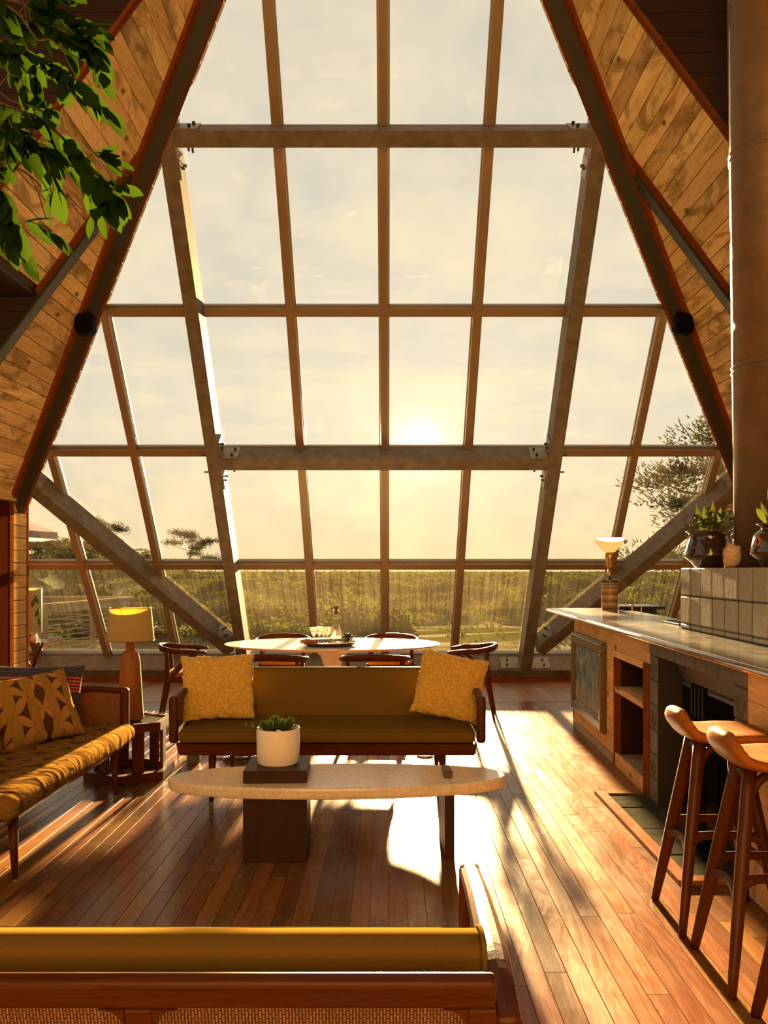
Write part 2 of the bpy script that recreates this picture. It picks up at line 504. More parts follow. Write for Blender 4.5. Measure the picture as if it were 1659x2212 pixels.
def sculpted_paint():
    m, t, out = new_mat('painting_relief')
    v = objcoord(t)
    n1 = t.noise(v, 4.0, 6.0, 0.6, 2.0)
    n2 = t.noise(t.vmath('ADD', v, (5, 3, 1)), 6.0, 5.0, 0.6, 1.5)
    c = t.ramp(n1, [(0.30, (0.020, 0.060, 0.095)), (0.46, (0.060, 0.150, 0.185)), (0.58, (0.16, 0.21, 0.18)), (0.70, (0.42, 0.30, 0.14))])
    c = t.mix(t.ramp(n2, [(0.60, 0.0), (0.66, 0.9)]), c, (0.42, 0.20, 0.06))
    c = t.mix(t.ramp(t.sep(v)[2], [(0.25, 0.55), (0.5, 0.0)]), c, (0.34, 0.28, 0.16))
    principled(t, out, c, 0.5, bump=n2, bump_str=1.0, bump_dist=0.03)


sculpted_paint()


def banded_ceramic():
    m, t, out = new_mat('banded_ceramic')
    x, y, z = t.sep(objcoord(t))[0:3]
    n = t.noise(objcoord(t), 25.0, 3.0)
    a = t.math('MULTIPLY', t.math('ARCTAN2', y, x), 4.4)
    zz = t.math('ADD', z, t.math('MULTIPLY', n, 0.006))
    l1 = t.math('GREATER_THAN', t.math('FRACT', t.math('MULTIPLY', zz, 38.0)), 0.55)
    l2 = t.math('GREATER_THAN', t.math('FRACT', t.math('MULTIPLY', zz, 13.0)), 0.62)
    chk = t.math('GREATER_THAN', t.math('FRACT', a), 0.28)
    top = t.math('GREATER_THAN', z, 0.21)
    c = t.mix(l1, (0.30, 0.15, 0.055), (0.085, 0.035, 0.014))
    c = t.mix(l2, c, (0.48, 0.27, 0.11))
    c2 = t.mix(t.math('MULTIPLY', chk, t.math('GREATER_THAN', t.math('FRACT', t.math('MULTIPLY', zz, 30.0)), 0.25)), (0.085, 0.035, 0.014), (0.46, 0.25, 0.10))
    c = t.mix(top, c, c2)
    principled(t, out, c, 0.35, bump=n, bump_str=0.1)


banded_ceramic()


def ground_mat():
    m, t, out = new_mat('dune_ground')
    v = t.new('ShaderNodeTexCoord').outputs['Object']
    n = t.noise(v, 0.35, 6.0, 0.65)
    f = t.noise(v, 3.0, 5.0, 0.7)
    c = t.ramp(t.math('ADD', t.math('MULTIPLY', n, 0.6), t.math('MULTIPLY', f, 0.4)),
               [(0.30, (0.018, 0.022, 0.005)), (0.50, (0.034, 0.036, 0.008)), (0.66, (0.06, 0.055, 0.016))])
    x, y, z = t.sep(v)[0:3]
    s = t.noise(t.mapping(v, (0.10, 0.33, 0.0), (4.0, 1.3, 0)), 1.0, 4.0, 0.55)
    near = t.ramp(t.math('DIVIDE', y, 100.0), [(0.20, 1.0), (0.40, 1.0), (0.50, 0.0)])
    sm = t.math('MULTIPLY', t.ramp(s, [(0.50, 0.0), (0.56, 1.0)]), near)
    c = t.mix(sm, c, (0.13, 0.115, 0.09))
    principled(t, out, c, 0.95, bump=f, bump_str=0.6, bump_dist=0.3, spec=0.0)


ground_mat()


def plain_sea():
    m, t, out = new_mat('sea')
    v = t.new('ShaderNodeTexCoord').outputs['Object']
    n = t.noise(t.mapping(v, (0.02, 0.12, 1)), 1.0, 4.0)
    principled(t, out, (0.42, 0.36, 0.26), 0.25, bump=n, bump_str=0.3, bump_dist=0.5)


plain_sea()


def clear_glass():
    m, t, out = new_mat('clear_glass')
    g = t.new('ShaderNodeBsdfGlass')
    g.inputs['IOR'].default_value = 1.25
    g.inputs['Roughness'].default_value = 0.0
    g.inputs[0].default_value = (1, 0.97, 0.92, 1)
    tr = t.new('ShaderNodeBsdfTransparent')
    tr.inputs[0].default_value = (0.97, 0.95, 0.9, 1)
    mx = t.new('ShaderNodeMixShader')
    mx.inputs[0].default_value = 0.5
    t.l.new(g.outputs[0], mx.inputs[1])
    t.l.new(tr.outputs[0], mx.inputs[2])
    t.l.new(mx.outputs[0], out.inputs[0])


clear_glass()

# ------------------------------------------------------------------ mesh helpers


def mesh_of(name, bm, smooth=False):
    me = bpy.data.meshes.new(name)
    bmesh.ops.recalc_face_normals(bm, faces=bm.faces)
    bm.to_mesh(me)
    bm.free()
    if smooth:
        for p in me.polygons:
            p.use_smooth = True
    return me


def link(name, data, parent=None, loc=None, rot=None):
    o = bpy.data.objects.new(name, data)
    COL.objects.link(o)
    if parent is not None:
        o.parent = parent
    if loc is not None:
        o.location = loc
    if rot is not None:
        o.rotation_euler = rot
    return o


def obj(name, bm, mat, parent=None, loc=None, rot=None, smooth=False, label=None, kind=None):
    me = mesh_of(name, bm, smooth)
    if mat:
        me.materials.append(MATS[mat])
    o = link(name, me, parent, loc, rot)
    if label:
        o['label'] = label
    if kind:
        o['kind'] = kind
    return o


def tag(o, label, cat, group=None):
    o['label'] = label
    o['category'] = cat
    if group:
        o['group'] = group
    return o


def thing(name, label, cat, loc=(0, 0, 0), rotz=0.0, group=None):
    return tag(link(name, None, None, loc, (0, 0, rotz)), label, cat, group)


def struct(o, label=None):
    o['kind'] = 'structure'
    if label:
        o['label'] = label
    return o


def sroot(name, label=None):
    return struct(link(name, None), label)


def copy_tree(o, parent=None, label=None):
    c = o.copy()
    COL.objects.link(c)
    c.parent = parent
    if parent is not None:
        c.matrix_parent_inverse = o.matrix_parent_inverse.copy()
    if label:
        c['label'] = label
    for ch in o.children:
        copy_tree(ch, c)
    return c


def BM():
    return bmesh.new()


def box(bm, lo, hi, bev=0.0, seg=2, mtx=None):
    c = [(a + b) / 2 for a, b in zip(lo, hi)]
    s = [abs(b - a) for a, b in zip(lo, hi)]
    M = Matrix.Translation(c) @ Matrix.Diagonal((*s, 1.0))
    if mtx is not None:
        M = mtx @ M
    g = bmesh.ops.create_cube(bm, size=1.0, matrix=M)
    if bev > 0:
        es = list({e for v in g['verts'] for e in v.link_edges})
        bmesh.ops.bevel(bm, geom=es, offset=min(bev, min(s) * 0.49), segments=seg, affect='EDGES', profile=0.5)
    return bm


def hexa(bm, v8):
    """v8: bottom quad 0-3, top quad 4-7"""
    vs_ = [bm.verts.new(p) for p in v8]
    for f in ((0, 1, 2, 3), (4, 7, 6, 5), (0, 4, 5, 1), (1, 5, 6, 2), (2, 6, 7, 3), (3, 7, 4, 0)):
        bm.faces.new([vs_[i] for i in f])
    return bm


def bar(bm, p0, p1, u, a, v, b):
    """a bar from p0 to p1; cross-section spans a (lo,hi) along u and b (lo,hi) along v"""
    p0, p1, u, v = Vector(p0), Vector(p1), Vector(u), Vector(v)
    c = [u * a[0] + v * b[0], u * a[1] + v * b[0], u * a[1] + v * b[1], u * a[0] + v * b[1]]
    return hexa(bm, [p0 + k for k in c] + [p1 + k for k in c])


def tube(bm, pts, rad, n=10, flat=1.0, upv=(0, 0, 1), caps=True):
    pts = [Vector(p) for p in pts]
    if not isinstance(rad, (list, tuple)):
        rad = [rad] * len(pts)
    rings = []
    upv = Vector(upv)
    prev = None
    for i, p in enumerate(pts):
        d = (pts[min(i + 1, len(pts) - 1)] - pts[max(i - 1, 0)]).normalized()
        if prev is None:
            s = d.cross(upv)
            if s.length < 1e-3:
                s = d.cross(Vector((1, 0, 0)))
        else:
            s = prev - d * prev.dot(d)
        s.normalize()
        prev = s
        w_ = d.cross(s).normalized()
        rings.append([bm.verts.new(p + (s * math.cos(2 * math.pi * k / n) + w_ * (flat * math.sin(2 * math.pi * k / n))) * rad[i]) for k in range(n)])
    for a, b in zip(rings, rings[1:]):
        for k in range(n):
            bm.faces.new((a[k], a[(k + 1) % n], b[(k + 1) % n], b[k]))
    if caps:
        bm.faces.new(rings[0])
        bm.faces.new(list(reversed(rings[-1])))
    return bm


def curve_pts(ctrl, n=16):
    """Catmull-Rom through control points"""
    c = [Vector(p) for p in ctrl]
    c = [c[0] * 2 - c[1]] + c + [c[-1] * 2 - c[-2]]
    out = []
    segs = len(c) - 3
    per = max(2, n // segs)
    for i in range(segs):
        p0, p1, p2, p3 = c[i:i + 4]
        for k in range(per):
            t = k / per
            out.append(0.5 * ((2 * p1) + (-p0 + p2) * t + (2 * p0 - 5 * p1 + 4 * p2 - p3) * t * t + (-p0 + 3 * p1 - 3 * p2 + p3) * t ** 3))
    out.append(c[-2])
    return out


def lerp_list(vals, n):
    out = []
    for i in range(n):
        t = i / (n - 1) * (len(vals) - 1)
        k = min(int(t), len(vals) - 2)
        out.append(vals[k] + (vals[k + 1] - vals[k]) * (t - k))
    return out


def lathe(bm, prof, n=32, center=(0, 0, 0), sx=1.0, sy=1.0):
    cx, cy, cz = center
    rings = []
    for r, z in prof:
        if r < 1e-5:
            rings.append([bm.verts.new((cx, cy, cz + z))])
        else:
            rings.append([bm.verts.new((cx + r * sx * math.cos(2 * math.pi * k / n), cy + r * sy * math.sin(2 * math.pi * k / n), cz + z)) for k in range(n)])
    for a, b in zip(rings, rings[1:]):
        for k in range(n):
            if len(a) == 1 and len(b) > 1:
                bm.faces.new((a[0], b[k], b[(k + 1) % n]))
            elif len(b) == 1 and len(a) > 1:
                bm.faces.new((a[k], a[(k + 1) % n], b[0]))
            elif len(a) > 1:
                bm.faces.new((a[k], a[(k + 1) % n], b[(k + 1) % n], b[k]))
    return bm


def prism(bm, poly, ext, bev=0.0, seg=2):
    """extrude a 3D polygon by a vector"""
    ext = Vector(ext)
    a = [bm.verts.new(p) for p in poly]
    b = [bm.verts.new(Vector(p) + ext) for p in poly]
    n = len(a)
    fs = [bm.faces.new(a), bm.faces.new(list(reversed(b)))]
    for k in range(n):
        fs.append(bm.faces.new((a[k], b[k], b[(k + 1) % n], a[(k + 1) % n])))
    if bev:
        bmesh.ops.recalc_face_normals(bm, faces=fs)
        es = list({e for f in fs for e in f.edges})
        bmesh.ops.bevel(bm, geom=es, offset=bev, segments=seg, affect='EDGES', profile=0.5)
    return bm


def pillow(bm, wd, ht, th, n=22, pinch=0.10, fuzz=0.0, seed=0, wrinkle=0.0):
    grid = {}
    for side in (1, -1):
        for i in range(n + 1):
            for j in range(n + 1):
                u, v = -1 + 2 * i / n, -1 + 2 * j / n
                edge = i in (0, n) or j in (0, n)
                if side == -1 and edge:
                    grid[(side, i, j)] = grid[(1, i, j)]
                    continue
                x = wd / 2 * u * (1 - pinch * (1 - v * v))
                y = ht / 2 * v * (1 - pinch * (1 - u * u))
                z = side * th / 2 * ((1 - u ** 4) * (1 - v ** 4)) ** 0.55
                p = Vector((x, y, z))
                q = p * 1.0 + Vector((seed * 3.1, seed * 1.7, 0))
                if wrinkle:
                    p.z += side * wrinkle * (noise.noise(q * 9) + 0.5 * noise.noise(q * 19)) * (1 - 0.6 * (u * u * v * v))
                if fuzz:
                    d = 0.9 * noise.noise(q * 42) + 0.5 * noise.noise(q * 90) + 1.1 * noise.noise(q * 14)
                    nd = Vector((x * 0.8, y * 0.8, z * 2.2 + side * 0.02)).normalized()
                    p += nd * fuzz * d
                    if edge:
                        p += Vector((u, v, 0)) * fuzz * 0.8 * noise.noise(q * 90 + Vector((7, 0, 0)))
                grid[(side, i, j)] = bm.verts.new(p)
    for side in (1, -1):
        for i in range(n):
            for j in range(n):
                f = [grid[(side, i, j)], grid[(side, i + 1, j)], grid[(side, i + 1, j + 1)], grid[(side, i, j + 1)]]
                bm.faces.new(f if side == 1 else list(reversed(f)))
    return bm


def pose(o, loc, yaw=0.0, tilt=0.0, roll=0.0):
    o.matrix_world = Matrix.Translation(loc) @ Matrix.Rotation(yaw, 4, 'Z') @ Matrix.Rotation(tilt, 4, 'X') @ Matrix.Rotation(roll, 4, 'Z')
    return o


def leaf_mesh(name, length, width, mat, fold=0.25, curl=0.15, seg=4, tip=1.6):
    bm = BM()
    rows = []
    for i in range(seg + 1):
        t = i / seg
        wv = width / 2 * (math.sin(math.pi * min(1, t * 0.93 + 0.04)) ** (1 / tip))
        if i == seg:
            wv = 0
        y = length * t
        zc = -curl * length * t * t
        if i in (0, seg):
            rows.append([bm.verts.new((0, y, zc))])
        else:
            rows.append([bm.verts.new((-wv, y, zc + fold * wv)), bm.verts.new((0, y, zc)), bm.verts.new((wv, y, zc + fold * wv))])
    for a, b in zip(rows, rows[1:]):
        if len(a) == 1:
            bm.faces.new((a[0], b[1], b[0]))
            bm.faces.new((a[0], b[2], b[1]))
        elif len(b) == 1:
            bm.faces.new((a[0], a[1], b[0]))
            bm.faces.new((a[1], a[2], b[0]))
        else:
            bm.faces.new((a[0], a[1], b[1], b[0]))
            bm.faces.new((a[1], a[2], b[2], b[1]))
    me = mesh_of(name, bm, True)
    me.materials.append(MATS[mat])
    return me

# ================================================================== THE ROOM
XC = -0.04                     # axis of the glazed gable
TAN = 0.77                     # lean of the glazing: it comes 0.77 m into the room per metre of height
CT, ST = 1 / math.hypot(1, TAN), TAN / math.hypot(1, TAN)
UPV = Vector((0, -ST, CT))     # up along the glazing
NIN = Vector((0, -CT, -ST))    # into the room, square to the glazing
YI0 = 11.30                    # inner face of the steel frame at floor level
YG0 = 11.70                    # glass at floor level
GX = 0.947                     # mullion spacing
EAVE_Z, EAVE_X = 2.32, 4.225   # half width of the gable at its eaves (about XC)
SLOPE = 0.7435                 # run per rise of the gable roof
Y_GABLE, Y_RIB = 6.04, 7.30
Z_WING = 3.93


def yi(z):
    return YI0 - TAN * z


def yg(z):
    return YG0 - TAN * z


def roof_x(z):
    return EAVE_X - SLOPE * (z - EAVE_Z)


# ---------------------------------------------------------------- floor
fl = struct(obj('floor', box(BM(), (-6.6, -3.6, -0.12), (6.6, 9.54, -0.022)), 'sub_floor'), 'amber wooden strip floor')
random.seed(11)
strip = 0.083
x = -3.98
while x < 1.72:
    y = random.uniform(0.9, 2.0) if x > -1.8 else random.uniform(2.2, 3.4)
    if x < -2.6:
        y = random.uniform(4.8, 6.0)
    while y < 9.53:
        ln = random.uniform(1.5, 3.4)
        y1 = min(y + ln, 9.535)
        if 9.535 - y1 < 0.7:
            y1 = 9.535
        obj('floorboard', box(BM(), (x, y, -0.022), (x + strip - 0.0024, y1 - 0.0022, 0.0), 0.0008, 1), 'floor_oak', fl)
        y = y1
    x += strip
# the far bay by the glazing: wider, browner boards
fb = struct(obj('floor_bay', box(BM(), (-6.2, 9.541, -0.12), (6.2, 12.2, -0.022)), 'sub_floor'), 'brown wooden floor of the window bay')
x = -4.6
while x < 3.0:
    wd = random.uniform(0.11, 0.14)
    y = 9.541
    cut = random.uniform(10.1, 11.0)
    for a, b in ((y, cut), (cut, 11.75)):
        obj('floorboard', box(BM(), (x, a + 0.0008, -0.022), (x + wd - 0.0016, b - 0.0008, 0.0), 0.0008, 1), 'floor_walnut', fb)
    x += wd
# plain boards under the furniture and behind the camera (outside the frame)
obj('border_floor', box(BM(), (-6.5, -3.5, -0.022), (-3.985, 9.53, -0.001)), 'floor_oak', fl)
obj('border_floor', box(BM(), (1.73, -3.5, -0.022), (6.5, 9.53, -0.001)), 'floor_oak', fl)
obj('border_floor', box(BM(), (-3.98, -3.5, -0.022), (1.72, 0.9, -0.001)), 'floor_oak', fl)
obj('border_floor', box(BM(), (-3.98, 0.9, -0.022), (-1.85, 2.2, -0.001)), 'floor_oak', fl)
obj('border_floor', box(BM(), (-3.98, 0.9, -0.0222), (1.72, 6.0, -0.004)), 'floor_oak', fl)

# ---------------------------------------------------------------- gable roof lined with pine boards
PW = 0.1405
UX, UZ = SLOPE / math.hypot(SLOPE, 1), 1 / math.hypot(SLOPE, 1)
for side, nm in ((-1, 'left'), (1, 'right')):
    ce = sroot('ceiling' if side < 0 else 'ceiling_right', 'sloping pine board ceiling of the %s gable side' % nm)
    # u runs up the slope, nrm points into the room
    u = Vector((-side * UX, 0, UZ))
    nrm = Vector((-side * UZ, 0, -UX))
    base = Vector((XC + side * EAVE_X, 0, EAVE_Z))
    smax = 7.35
    k = 0
    s = -0.05
    while s < smax:
        s1 = s + PW - 0.0065
        za, zb = EAVE_Z + s * UZ, EAVE_Z + s1 * UZ
        spans = [(Y_RIB + 0.15, None)]
        if za > Z_WING - 0.06:
            spans.append((Y_GABLE - 0.02, Y_RIB - 0.005))
        for y0, y1 in spans:
            ya, yb = (yg(za) + 0.05, yg(zb) + 0.05) if y1 is None else (min(y1, yg(za) + 0.05), min(y1, yg(zb) + 0.05))
            if yb - y0 < 0.03:
                continue
            p = lambda ss, yy, d: base + u * ss + Vector((0, yy, 0)) - nrm * d
            bm = hexa(BM(), [p(s, y0, 0), p(s1, y0, 0), p(s1, yb, 0), p(s, ya, 0), p(s, y0, 0.02), p(s1, y0, 0.02), p(s1, yb, 0.02), p(s, ya, 0.02)])
            obj('plank', bm, 'ceiling_pine', ce)
        s += PW
    # dark backing that closes the joints and keeps daylight out
    bk = BM()
    q = lambda ss, yy, d: base + u * ss + Vector((0, yy, 0)) - nrm * d
    zt = EAVE_Z + smax * UZ
    sw = (Z_WING - EAVE_Z) / UZ
    sg = ((YG0 - Y_GABLE) / TAN - EAVE_Z) / UZ
    prism(bk, [q(-0.1, Y_RIB + 0.1, 0.021), q(sw, Y_RIB + 0.1, 0.021), q(sw, Y_GABLE, 0.021), q(sg, Y_GABLE, 0.021), q(-0.1, yg(EAVE_Z - 0.1 * UZ) + 0.04, 0.021)], -nrm * 0.15)
    obj('board_backing', bk, 'sub_floor', ce)
    # rib: dark steel channel with red trims at Y_RIB, running up the slope to the hip rafter
    sr = (( (YI0 - Y_RIB) / TAN) - EAVE_Z) / UZ
    rb = sroot('trim_%d' % (1 if side < 0 else 2), 'dark roof rib with reddish wooden trim, %s slope' % nm)
    bm = BM()
    bar(bm, q(-0.02, 0, 0), q(sr - 0.25, 0, 0), (0, 1, 0), (Y_RIB + 0.012, Y_RIB + 0.075), tuple(nrm), (-0.02, 0.035))
    bar(bm, q(-0.02, 0, 0), q(sr - 0.32, 0, 0), (0, 1, 0), (Y_RIB + 0.085, Y_RIB + 0.15), tuple(nrm), (-0.02, 0.03))
    bar(bm, q(-0.02, 0, 0), q(sr - 0.25, 0, 0), (0, 1, 0), (Y_RIB + 0.07, Y_RIB + 0.09), tuple(nrm), (-0.02, 0.008))
    obj('steel_rib', bm, 'rafter', rb)
    s_lo = sw if True else 0
    obj('trim_strip', bar(BM(), q(s_lo, 0, 0), q(sr - 0.02, 0, 0), (0, 1, 0), (Y_RIB - 0.075, Y_RIB + 0.01), tuple(nrm), (0, 0.014)), 'red_trim', rb)
    obj('trim_strip', bar(BM(), q(0, 0, 0), q(sr - 0.38, 0, 0), (0, 1, 0), (Y_RIB + 0.151, Y_RIB + 0.175), tuple(nrm), (0, 0.02)), 'red_trim', rb)
    obj('trim_strip', bar(BM(), q(sw, 0, 0), q(smax, 0, 0), (0, 1, 0), (Y_GABLE - 0.045, Y_GABLE + 0.015), tuple(nrm), (-0.02, 0.008)), 'red_trim', rb)

# ridge end above the glass, out of sight
apex = EAVE_Z + EAVE_X / SLOPE

# ---------------------------------------------------------------- dark boarded gable wall facing the room
for side, nm in ((-1, 'left'), (1, 'right')):
    gw = sroot('wall_%s_gable' % nm, 'dark horizontal boards beside the gable, %s' % nm)
    z = Z_WING
    while z < 8.6:
        z1 = z + 0.145
        xa = XC + side * max(roof_x(z), 0.0)
        xb = XC + side * max(roof_x(z1), 0.0)
        xo = side * 6.5
        bm = hexa(BM(), [(xa, Y_GABLE - 0.03, z), (xo, Y_GABLE - 0.03, z), (xo, Y_GABLE, z), (xa, Y_GABLE, z),
                         (xb, Y_GABLE - 0.03, z1 - 0.004), (xo, Y_GABLE - 0.03, z1 - 0.004), (xo, Y_GABLE, z1 - 0.004), (xb, Y_GABLE, z1 - 0.004)])
        obj('plank', bm, 'dark_board', gw)
        z = z1
    obj('backing', prism(BM(), [(XC + side * (roof_x(Z_WING) + 0.05), Y_GABLE + 0.01, Z_WING), (side * 6.5, Y_GABLE + 0.01, Z_WING), (side * 6.5, Y_GABLE + 0.01, 9.0),
                                (XC, Y_GABLE + 0.01, 9.0), (XC, Y_GABLE + 0.01, apex + 0.07)], (0, 0.12, 0)), 'sub_floor', gw)
    # recess below: soffit and end wall at the rib
    x0 = XC + side * (roof_x(Z_WING) + 0.02)
    so = BM()
    box(so, (min(x0, side * 6.5), Y_GABLE - 0.03, Z_WING - 0.03), (max(x0, side * 6.5), Y_RIB, Z_WING + 0.1))
    obj('soffit', so, 'dark_board', gw)
    z = 0.0
    while z < Z_WING - 0.05:
        z1 = min(z + 0.145, Z_WING - 0.032)
        xa = XC + side * (roof_x(max(z, EAVE_Z)) - 0.01)
        xb = XC + side * (roof_x(max(z1, EAVE_Z)) - 0.01)
        xo = side * 6.5
        obj('plank', hexa(BM(), [(xa, Y_RIB, z), (xo, Y_RIB, z), (xo, Y_RIB + 0.03, z), (xa, Y_RIB + 0.03, z),
                                 (xb, Y_RIB, z1 - 0.004), (xo, Y_RIB, z1 - 0.004), (xo, Y_RIB + 0.03, z1 - 0.004), (xb, Y_RIB + 0.03, z1 - 0.004)]), 'dark_board', gw)
        z = z1
    x_in = XC + side * (EAVE_X + 0.03)
    obj('backing', prism(BM(), [(x_in, Y_RIB + 0.035, 0), (side * 6.5, Y_RIB + 0.035, 0), (side * 6.5, Y_RIB + 0.035, Z_WING + 0.1), (x0, Y_RIB + 0.035, Z_WING + 0.1), (x_in, Y_RIB + 0.035, EAVE_Z)],
                         (0, 0.06, 0)), 'sub_floor', gw)

# ---------------------------------------------------------------- low side walls below the eaves
for side, nm in ((-1, 'left'), (1, 'right')):
    xw = XC + side * EAVE_X
    wl = sroot('wall_%s' % nm, 'low pine board wall under the %s eaves' % nm)
    z = 0.0
    while z < EAVE_Z - 0.02:
        z1 = min(z + 0.1445, EAVE_Z + 0.02)
        obj('plank', box(BM(), (min(xw, xw + side * 0.03), 9.47 if side < 0 else 7.34, z), (max(xw, xw + side * 0.03), 9.835, z1 - 0.007), 0.003, 1), 'wall_pine', wl)
        z = z1
    obj('backing', box(BM(), (min(xw + side * 0.031, xw + side * 0.10), 7.34, 0), (max(xw + side * 0.031, xw + side * 0.10), 9.85, EAVE_Z + 0.1)), 'sub_floor', wl)
    obj('end_trim', box(BM(), (min(xw - side * 0.012, xw + side * 0.11), 9.836, 0), (max(xw - side * 0.012, xw + side * 0.11), 9.87, EAVE_Z + 0.02), 0.003, 1), 'red_trim', wl)
    # bay side beyond the wall end
    bs = BM()
    box(bs, (min(side * 5.45, side * 5.6), 9.8, -0.1), (max(side * 5.45, side * 5.6), 12.3, EAVE_Z + 0.3))
    box(bs, (min(xw + side * 0.1, side * 5.6), 9.78, 0), (max(xw + side * 0.1, side * 5.6), 9.86, EAVE_Z + 0.3))
    box(bs, (min(xw + side * 0.02, side * 5.6), 9.5, EAVE_Z + 0.02), (max(xw + side * 0.02, side * 5.6), 10.05, EAVE_Z + 0.14))
    obj('bay_cheek', bs, 'dark_board', wl)
# door in the left wall
d1 = sroot('door_1', 'dark red-brown wooden door with pine frame at the left edge')
xw = XC - EAVE_X
obj('door_leaf', box(BM(), (xw - 0.02, 8.50, 0.0), (xw + 0.012, 9.37, 2.27), 0.004, 1), 'door_wood', d1)
obj('door_frame', box(BM(), (xw - 0.02, 9.37, 0.0), (xw + 0.014, 9.47, 2.285), 0.004, 1), 'red_trim', d1)
obj('door_frame', box(BM(), (xw - 0.02, 8.42, 2.285), (xw + 0.034, 9.60, 2.37), 0.004, 1), 'wall_pine', d1)
obj('door_frame', box(BM(), (xw - 0.02, 8.42, 0.0), (xw + 0.03, 8.50, 2.285), 0.004, 1), 'red_trim', d1)

# ---------------------------------------------------------------- the tall front room behind the camera
wr = sroot('wall_side', 'outer walls of the tall room with broad side windows')
for side in (-1, 1):
    b = BM()
    xa, xb = min(side * 6.5, side * 6.62), max(side * 6.5, side * 6.62)
    box(b, (xa, -3.6, 0), (xb, 7.4, 0.3))
    box(b, (xa, -3.6, 8.0), (xb, 7.4, 9.0))
    box(b, (xa, 5.9, 3.7), (xb, 7.4, 8.0))
    box(b, (xa, 7.28, 0.3), (xb, 7.4, 3.7))
    for ym in (-3.6, -0.5, 2.6):
        box(b, (xa, ym, 0.3), (xb, ym + 0.12, 8.0))
    box(b, (xa, -3.6, 4.0), (xb, 5.9, 4.1))
    obj('side_boards', b, 'dark_board', wr)
wb = sroot('wall_back', 'greyish rear wall with windows behind the camera')
b = BM()
box(b, (-6.6, -3.62, 0), (6.6, -3.5, 0.9))
box(b, (-6.6, -3.62, 2.3), (6.6, -3.5, 9.0))
for xm, xn in ((-6.6, -5.0), (-2.4, 2.4), (5.0, 6.6)):
    box(b, (xm, -3.62, 0.9), (xn, -3.5, 2.3))
obj('rear_boards', b, 'rear_plaster', wb)
cb = sroot('ceiling_back', 'high board ceiling above the camera')
obj('roof_boards', box(BM(), (-6.6, -3.6, 8.9), (6.6, 6.2, 9.0)), 'ceiling_pine', cb)

# ---------------------------------------------------------------- the glazed wall
w1 = sroot('window_1', 'huge inward-leaning gable window of many panes with bronze mullions')


def gp(x, z, off=0.0):
    """point on the glass plane at lateral x (about XC) and height z, moved off into the room"""
    return Vector((XC + x, yg(z), z)) + NIN * off


ROWS = [0.31 + 1.284 * i for i in range(7)]       # transom heights
ZTOP = 7.95


def x_lim(z):
    return roof_x(z) if z > EAVE_Z else 5.4


COLX = [GX * k for k in range(-5, 6)]
# mullions
for x_ in COLX:
    z1 = min(ZTOP, EAVE_Z + (EAVE_X - abs(x_)) / SLOPE) if abs(x_) < EAVE_X else EAVE_Z + 0.1
    if abs(x_) > 4.75:
        continue
    b = bar(BM(), gp(x_, 0.25), gp(x_, z1), (1, 0, 0), (-0.040, 0.040), tuple(NIN), (0.012, 0.085))
    m_ = obj('mullion', b, 'alu', w1)
    for sx_ in (-1, 1):
        obj('glazing_bead', bar(BM(), gp(x_, 0.25), gp(x_, z1), (1, 0, 0), (sx_ * 0.041, sx_ * 0.056), tuple(NIN), (-0.01, 0.020)), 'alu_cap', m_)
# transoms
for z in ROWS[1:]:
    if z > ZTOP:
        continue
    xl = x_lim(z)
    t_ = obj('transom', bar(BM(), gp(-xl, z), gp(xl, z), tuple(UPV), (-0.05, 0.032), tuple(NIN), (0.010, 0.080)), 'alu', w1)
    obj('glazing_bead', bar(BM(), gp(-xl, z), gp(xl, z), tuple(UPV), (0.033, 0.055), tuple(NIN), (-0.01, 0.03)), 'alu_cap', t_)
# panes
random.seed(3)
for r in range(len(ROWS)):
    za = ROWS[r]
    zb = ROWS[r + 1] if r + 1 < len(ROWS) else ZTOP
    edges = [-5.4] + COLX[1:-1] + [5.4] if r == 0 else COLX
    edges = sorted(set(edges))
    for xa, xb in zip(edges, edges[1:]):
        # clip the cell against the sloping edges
        poly = [(xa, za), (xb, za), (xb, zb), (xa, zb)]
        for sgn in (-1, 1):
            def inside(p):
                return p[1] <= EAVE_Z + 0.02 or sgn * p[0] <= roof_x(p[1]) + 1e-6
            res = []
            for i in range(len(poly)):
                a, c = poly[i], poly[(i + 1) % len(poly)]
                ia, ic = inside(a), inside(c)
                if ia:
                    res.append(a)
                if ia != ic:
                    lo, hi = (a, c) if ia else (c, a)
                    for _ in range(24):
                        mid = ((lo[0] + hi[0]) / 2, (lo[1] + hi[1]) / 2)
                        if inside(mid):
                            lo = mid
                        else:
                            hi = mid
                    res.append(lo)
            poly = res
            if len(poly) < 3:
                break
        if len(poly) < 3:
            continue
        b = prism(BM(), [gp(p[0], p[1], 0.0) for p in poly], NIN * 0.008)
        obj('pane', b, ('glass_low' if abs(xa + xb) / 2 < 2 * GX else 'glass_low_clear') if r == 0 else ('glass_mid' if r == 1 else 'glass_upper'), w1)

# ---------------------------------------------------------------- galvanised steel frame inside the glass
DEP = 0.285                     # depth of the steel members, square to the glass


def ip(x, z, off=0.0):
    """point on the inner face of the steel frame"""
    return Vector((XC + x, yi(z), z)) + NIN * off


def bolts(parent, pts, axis, r=0.014, h=0.028):
    for p in pts:
        a = Vector(axis).normalized()
        p = Vector(p)
        obj('bolt', tube(BM(), [p - a * 0.004, p + a * h], r, 6), 'bolt', parent)


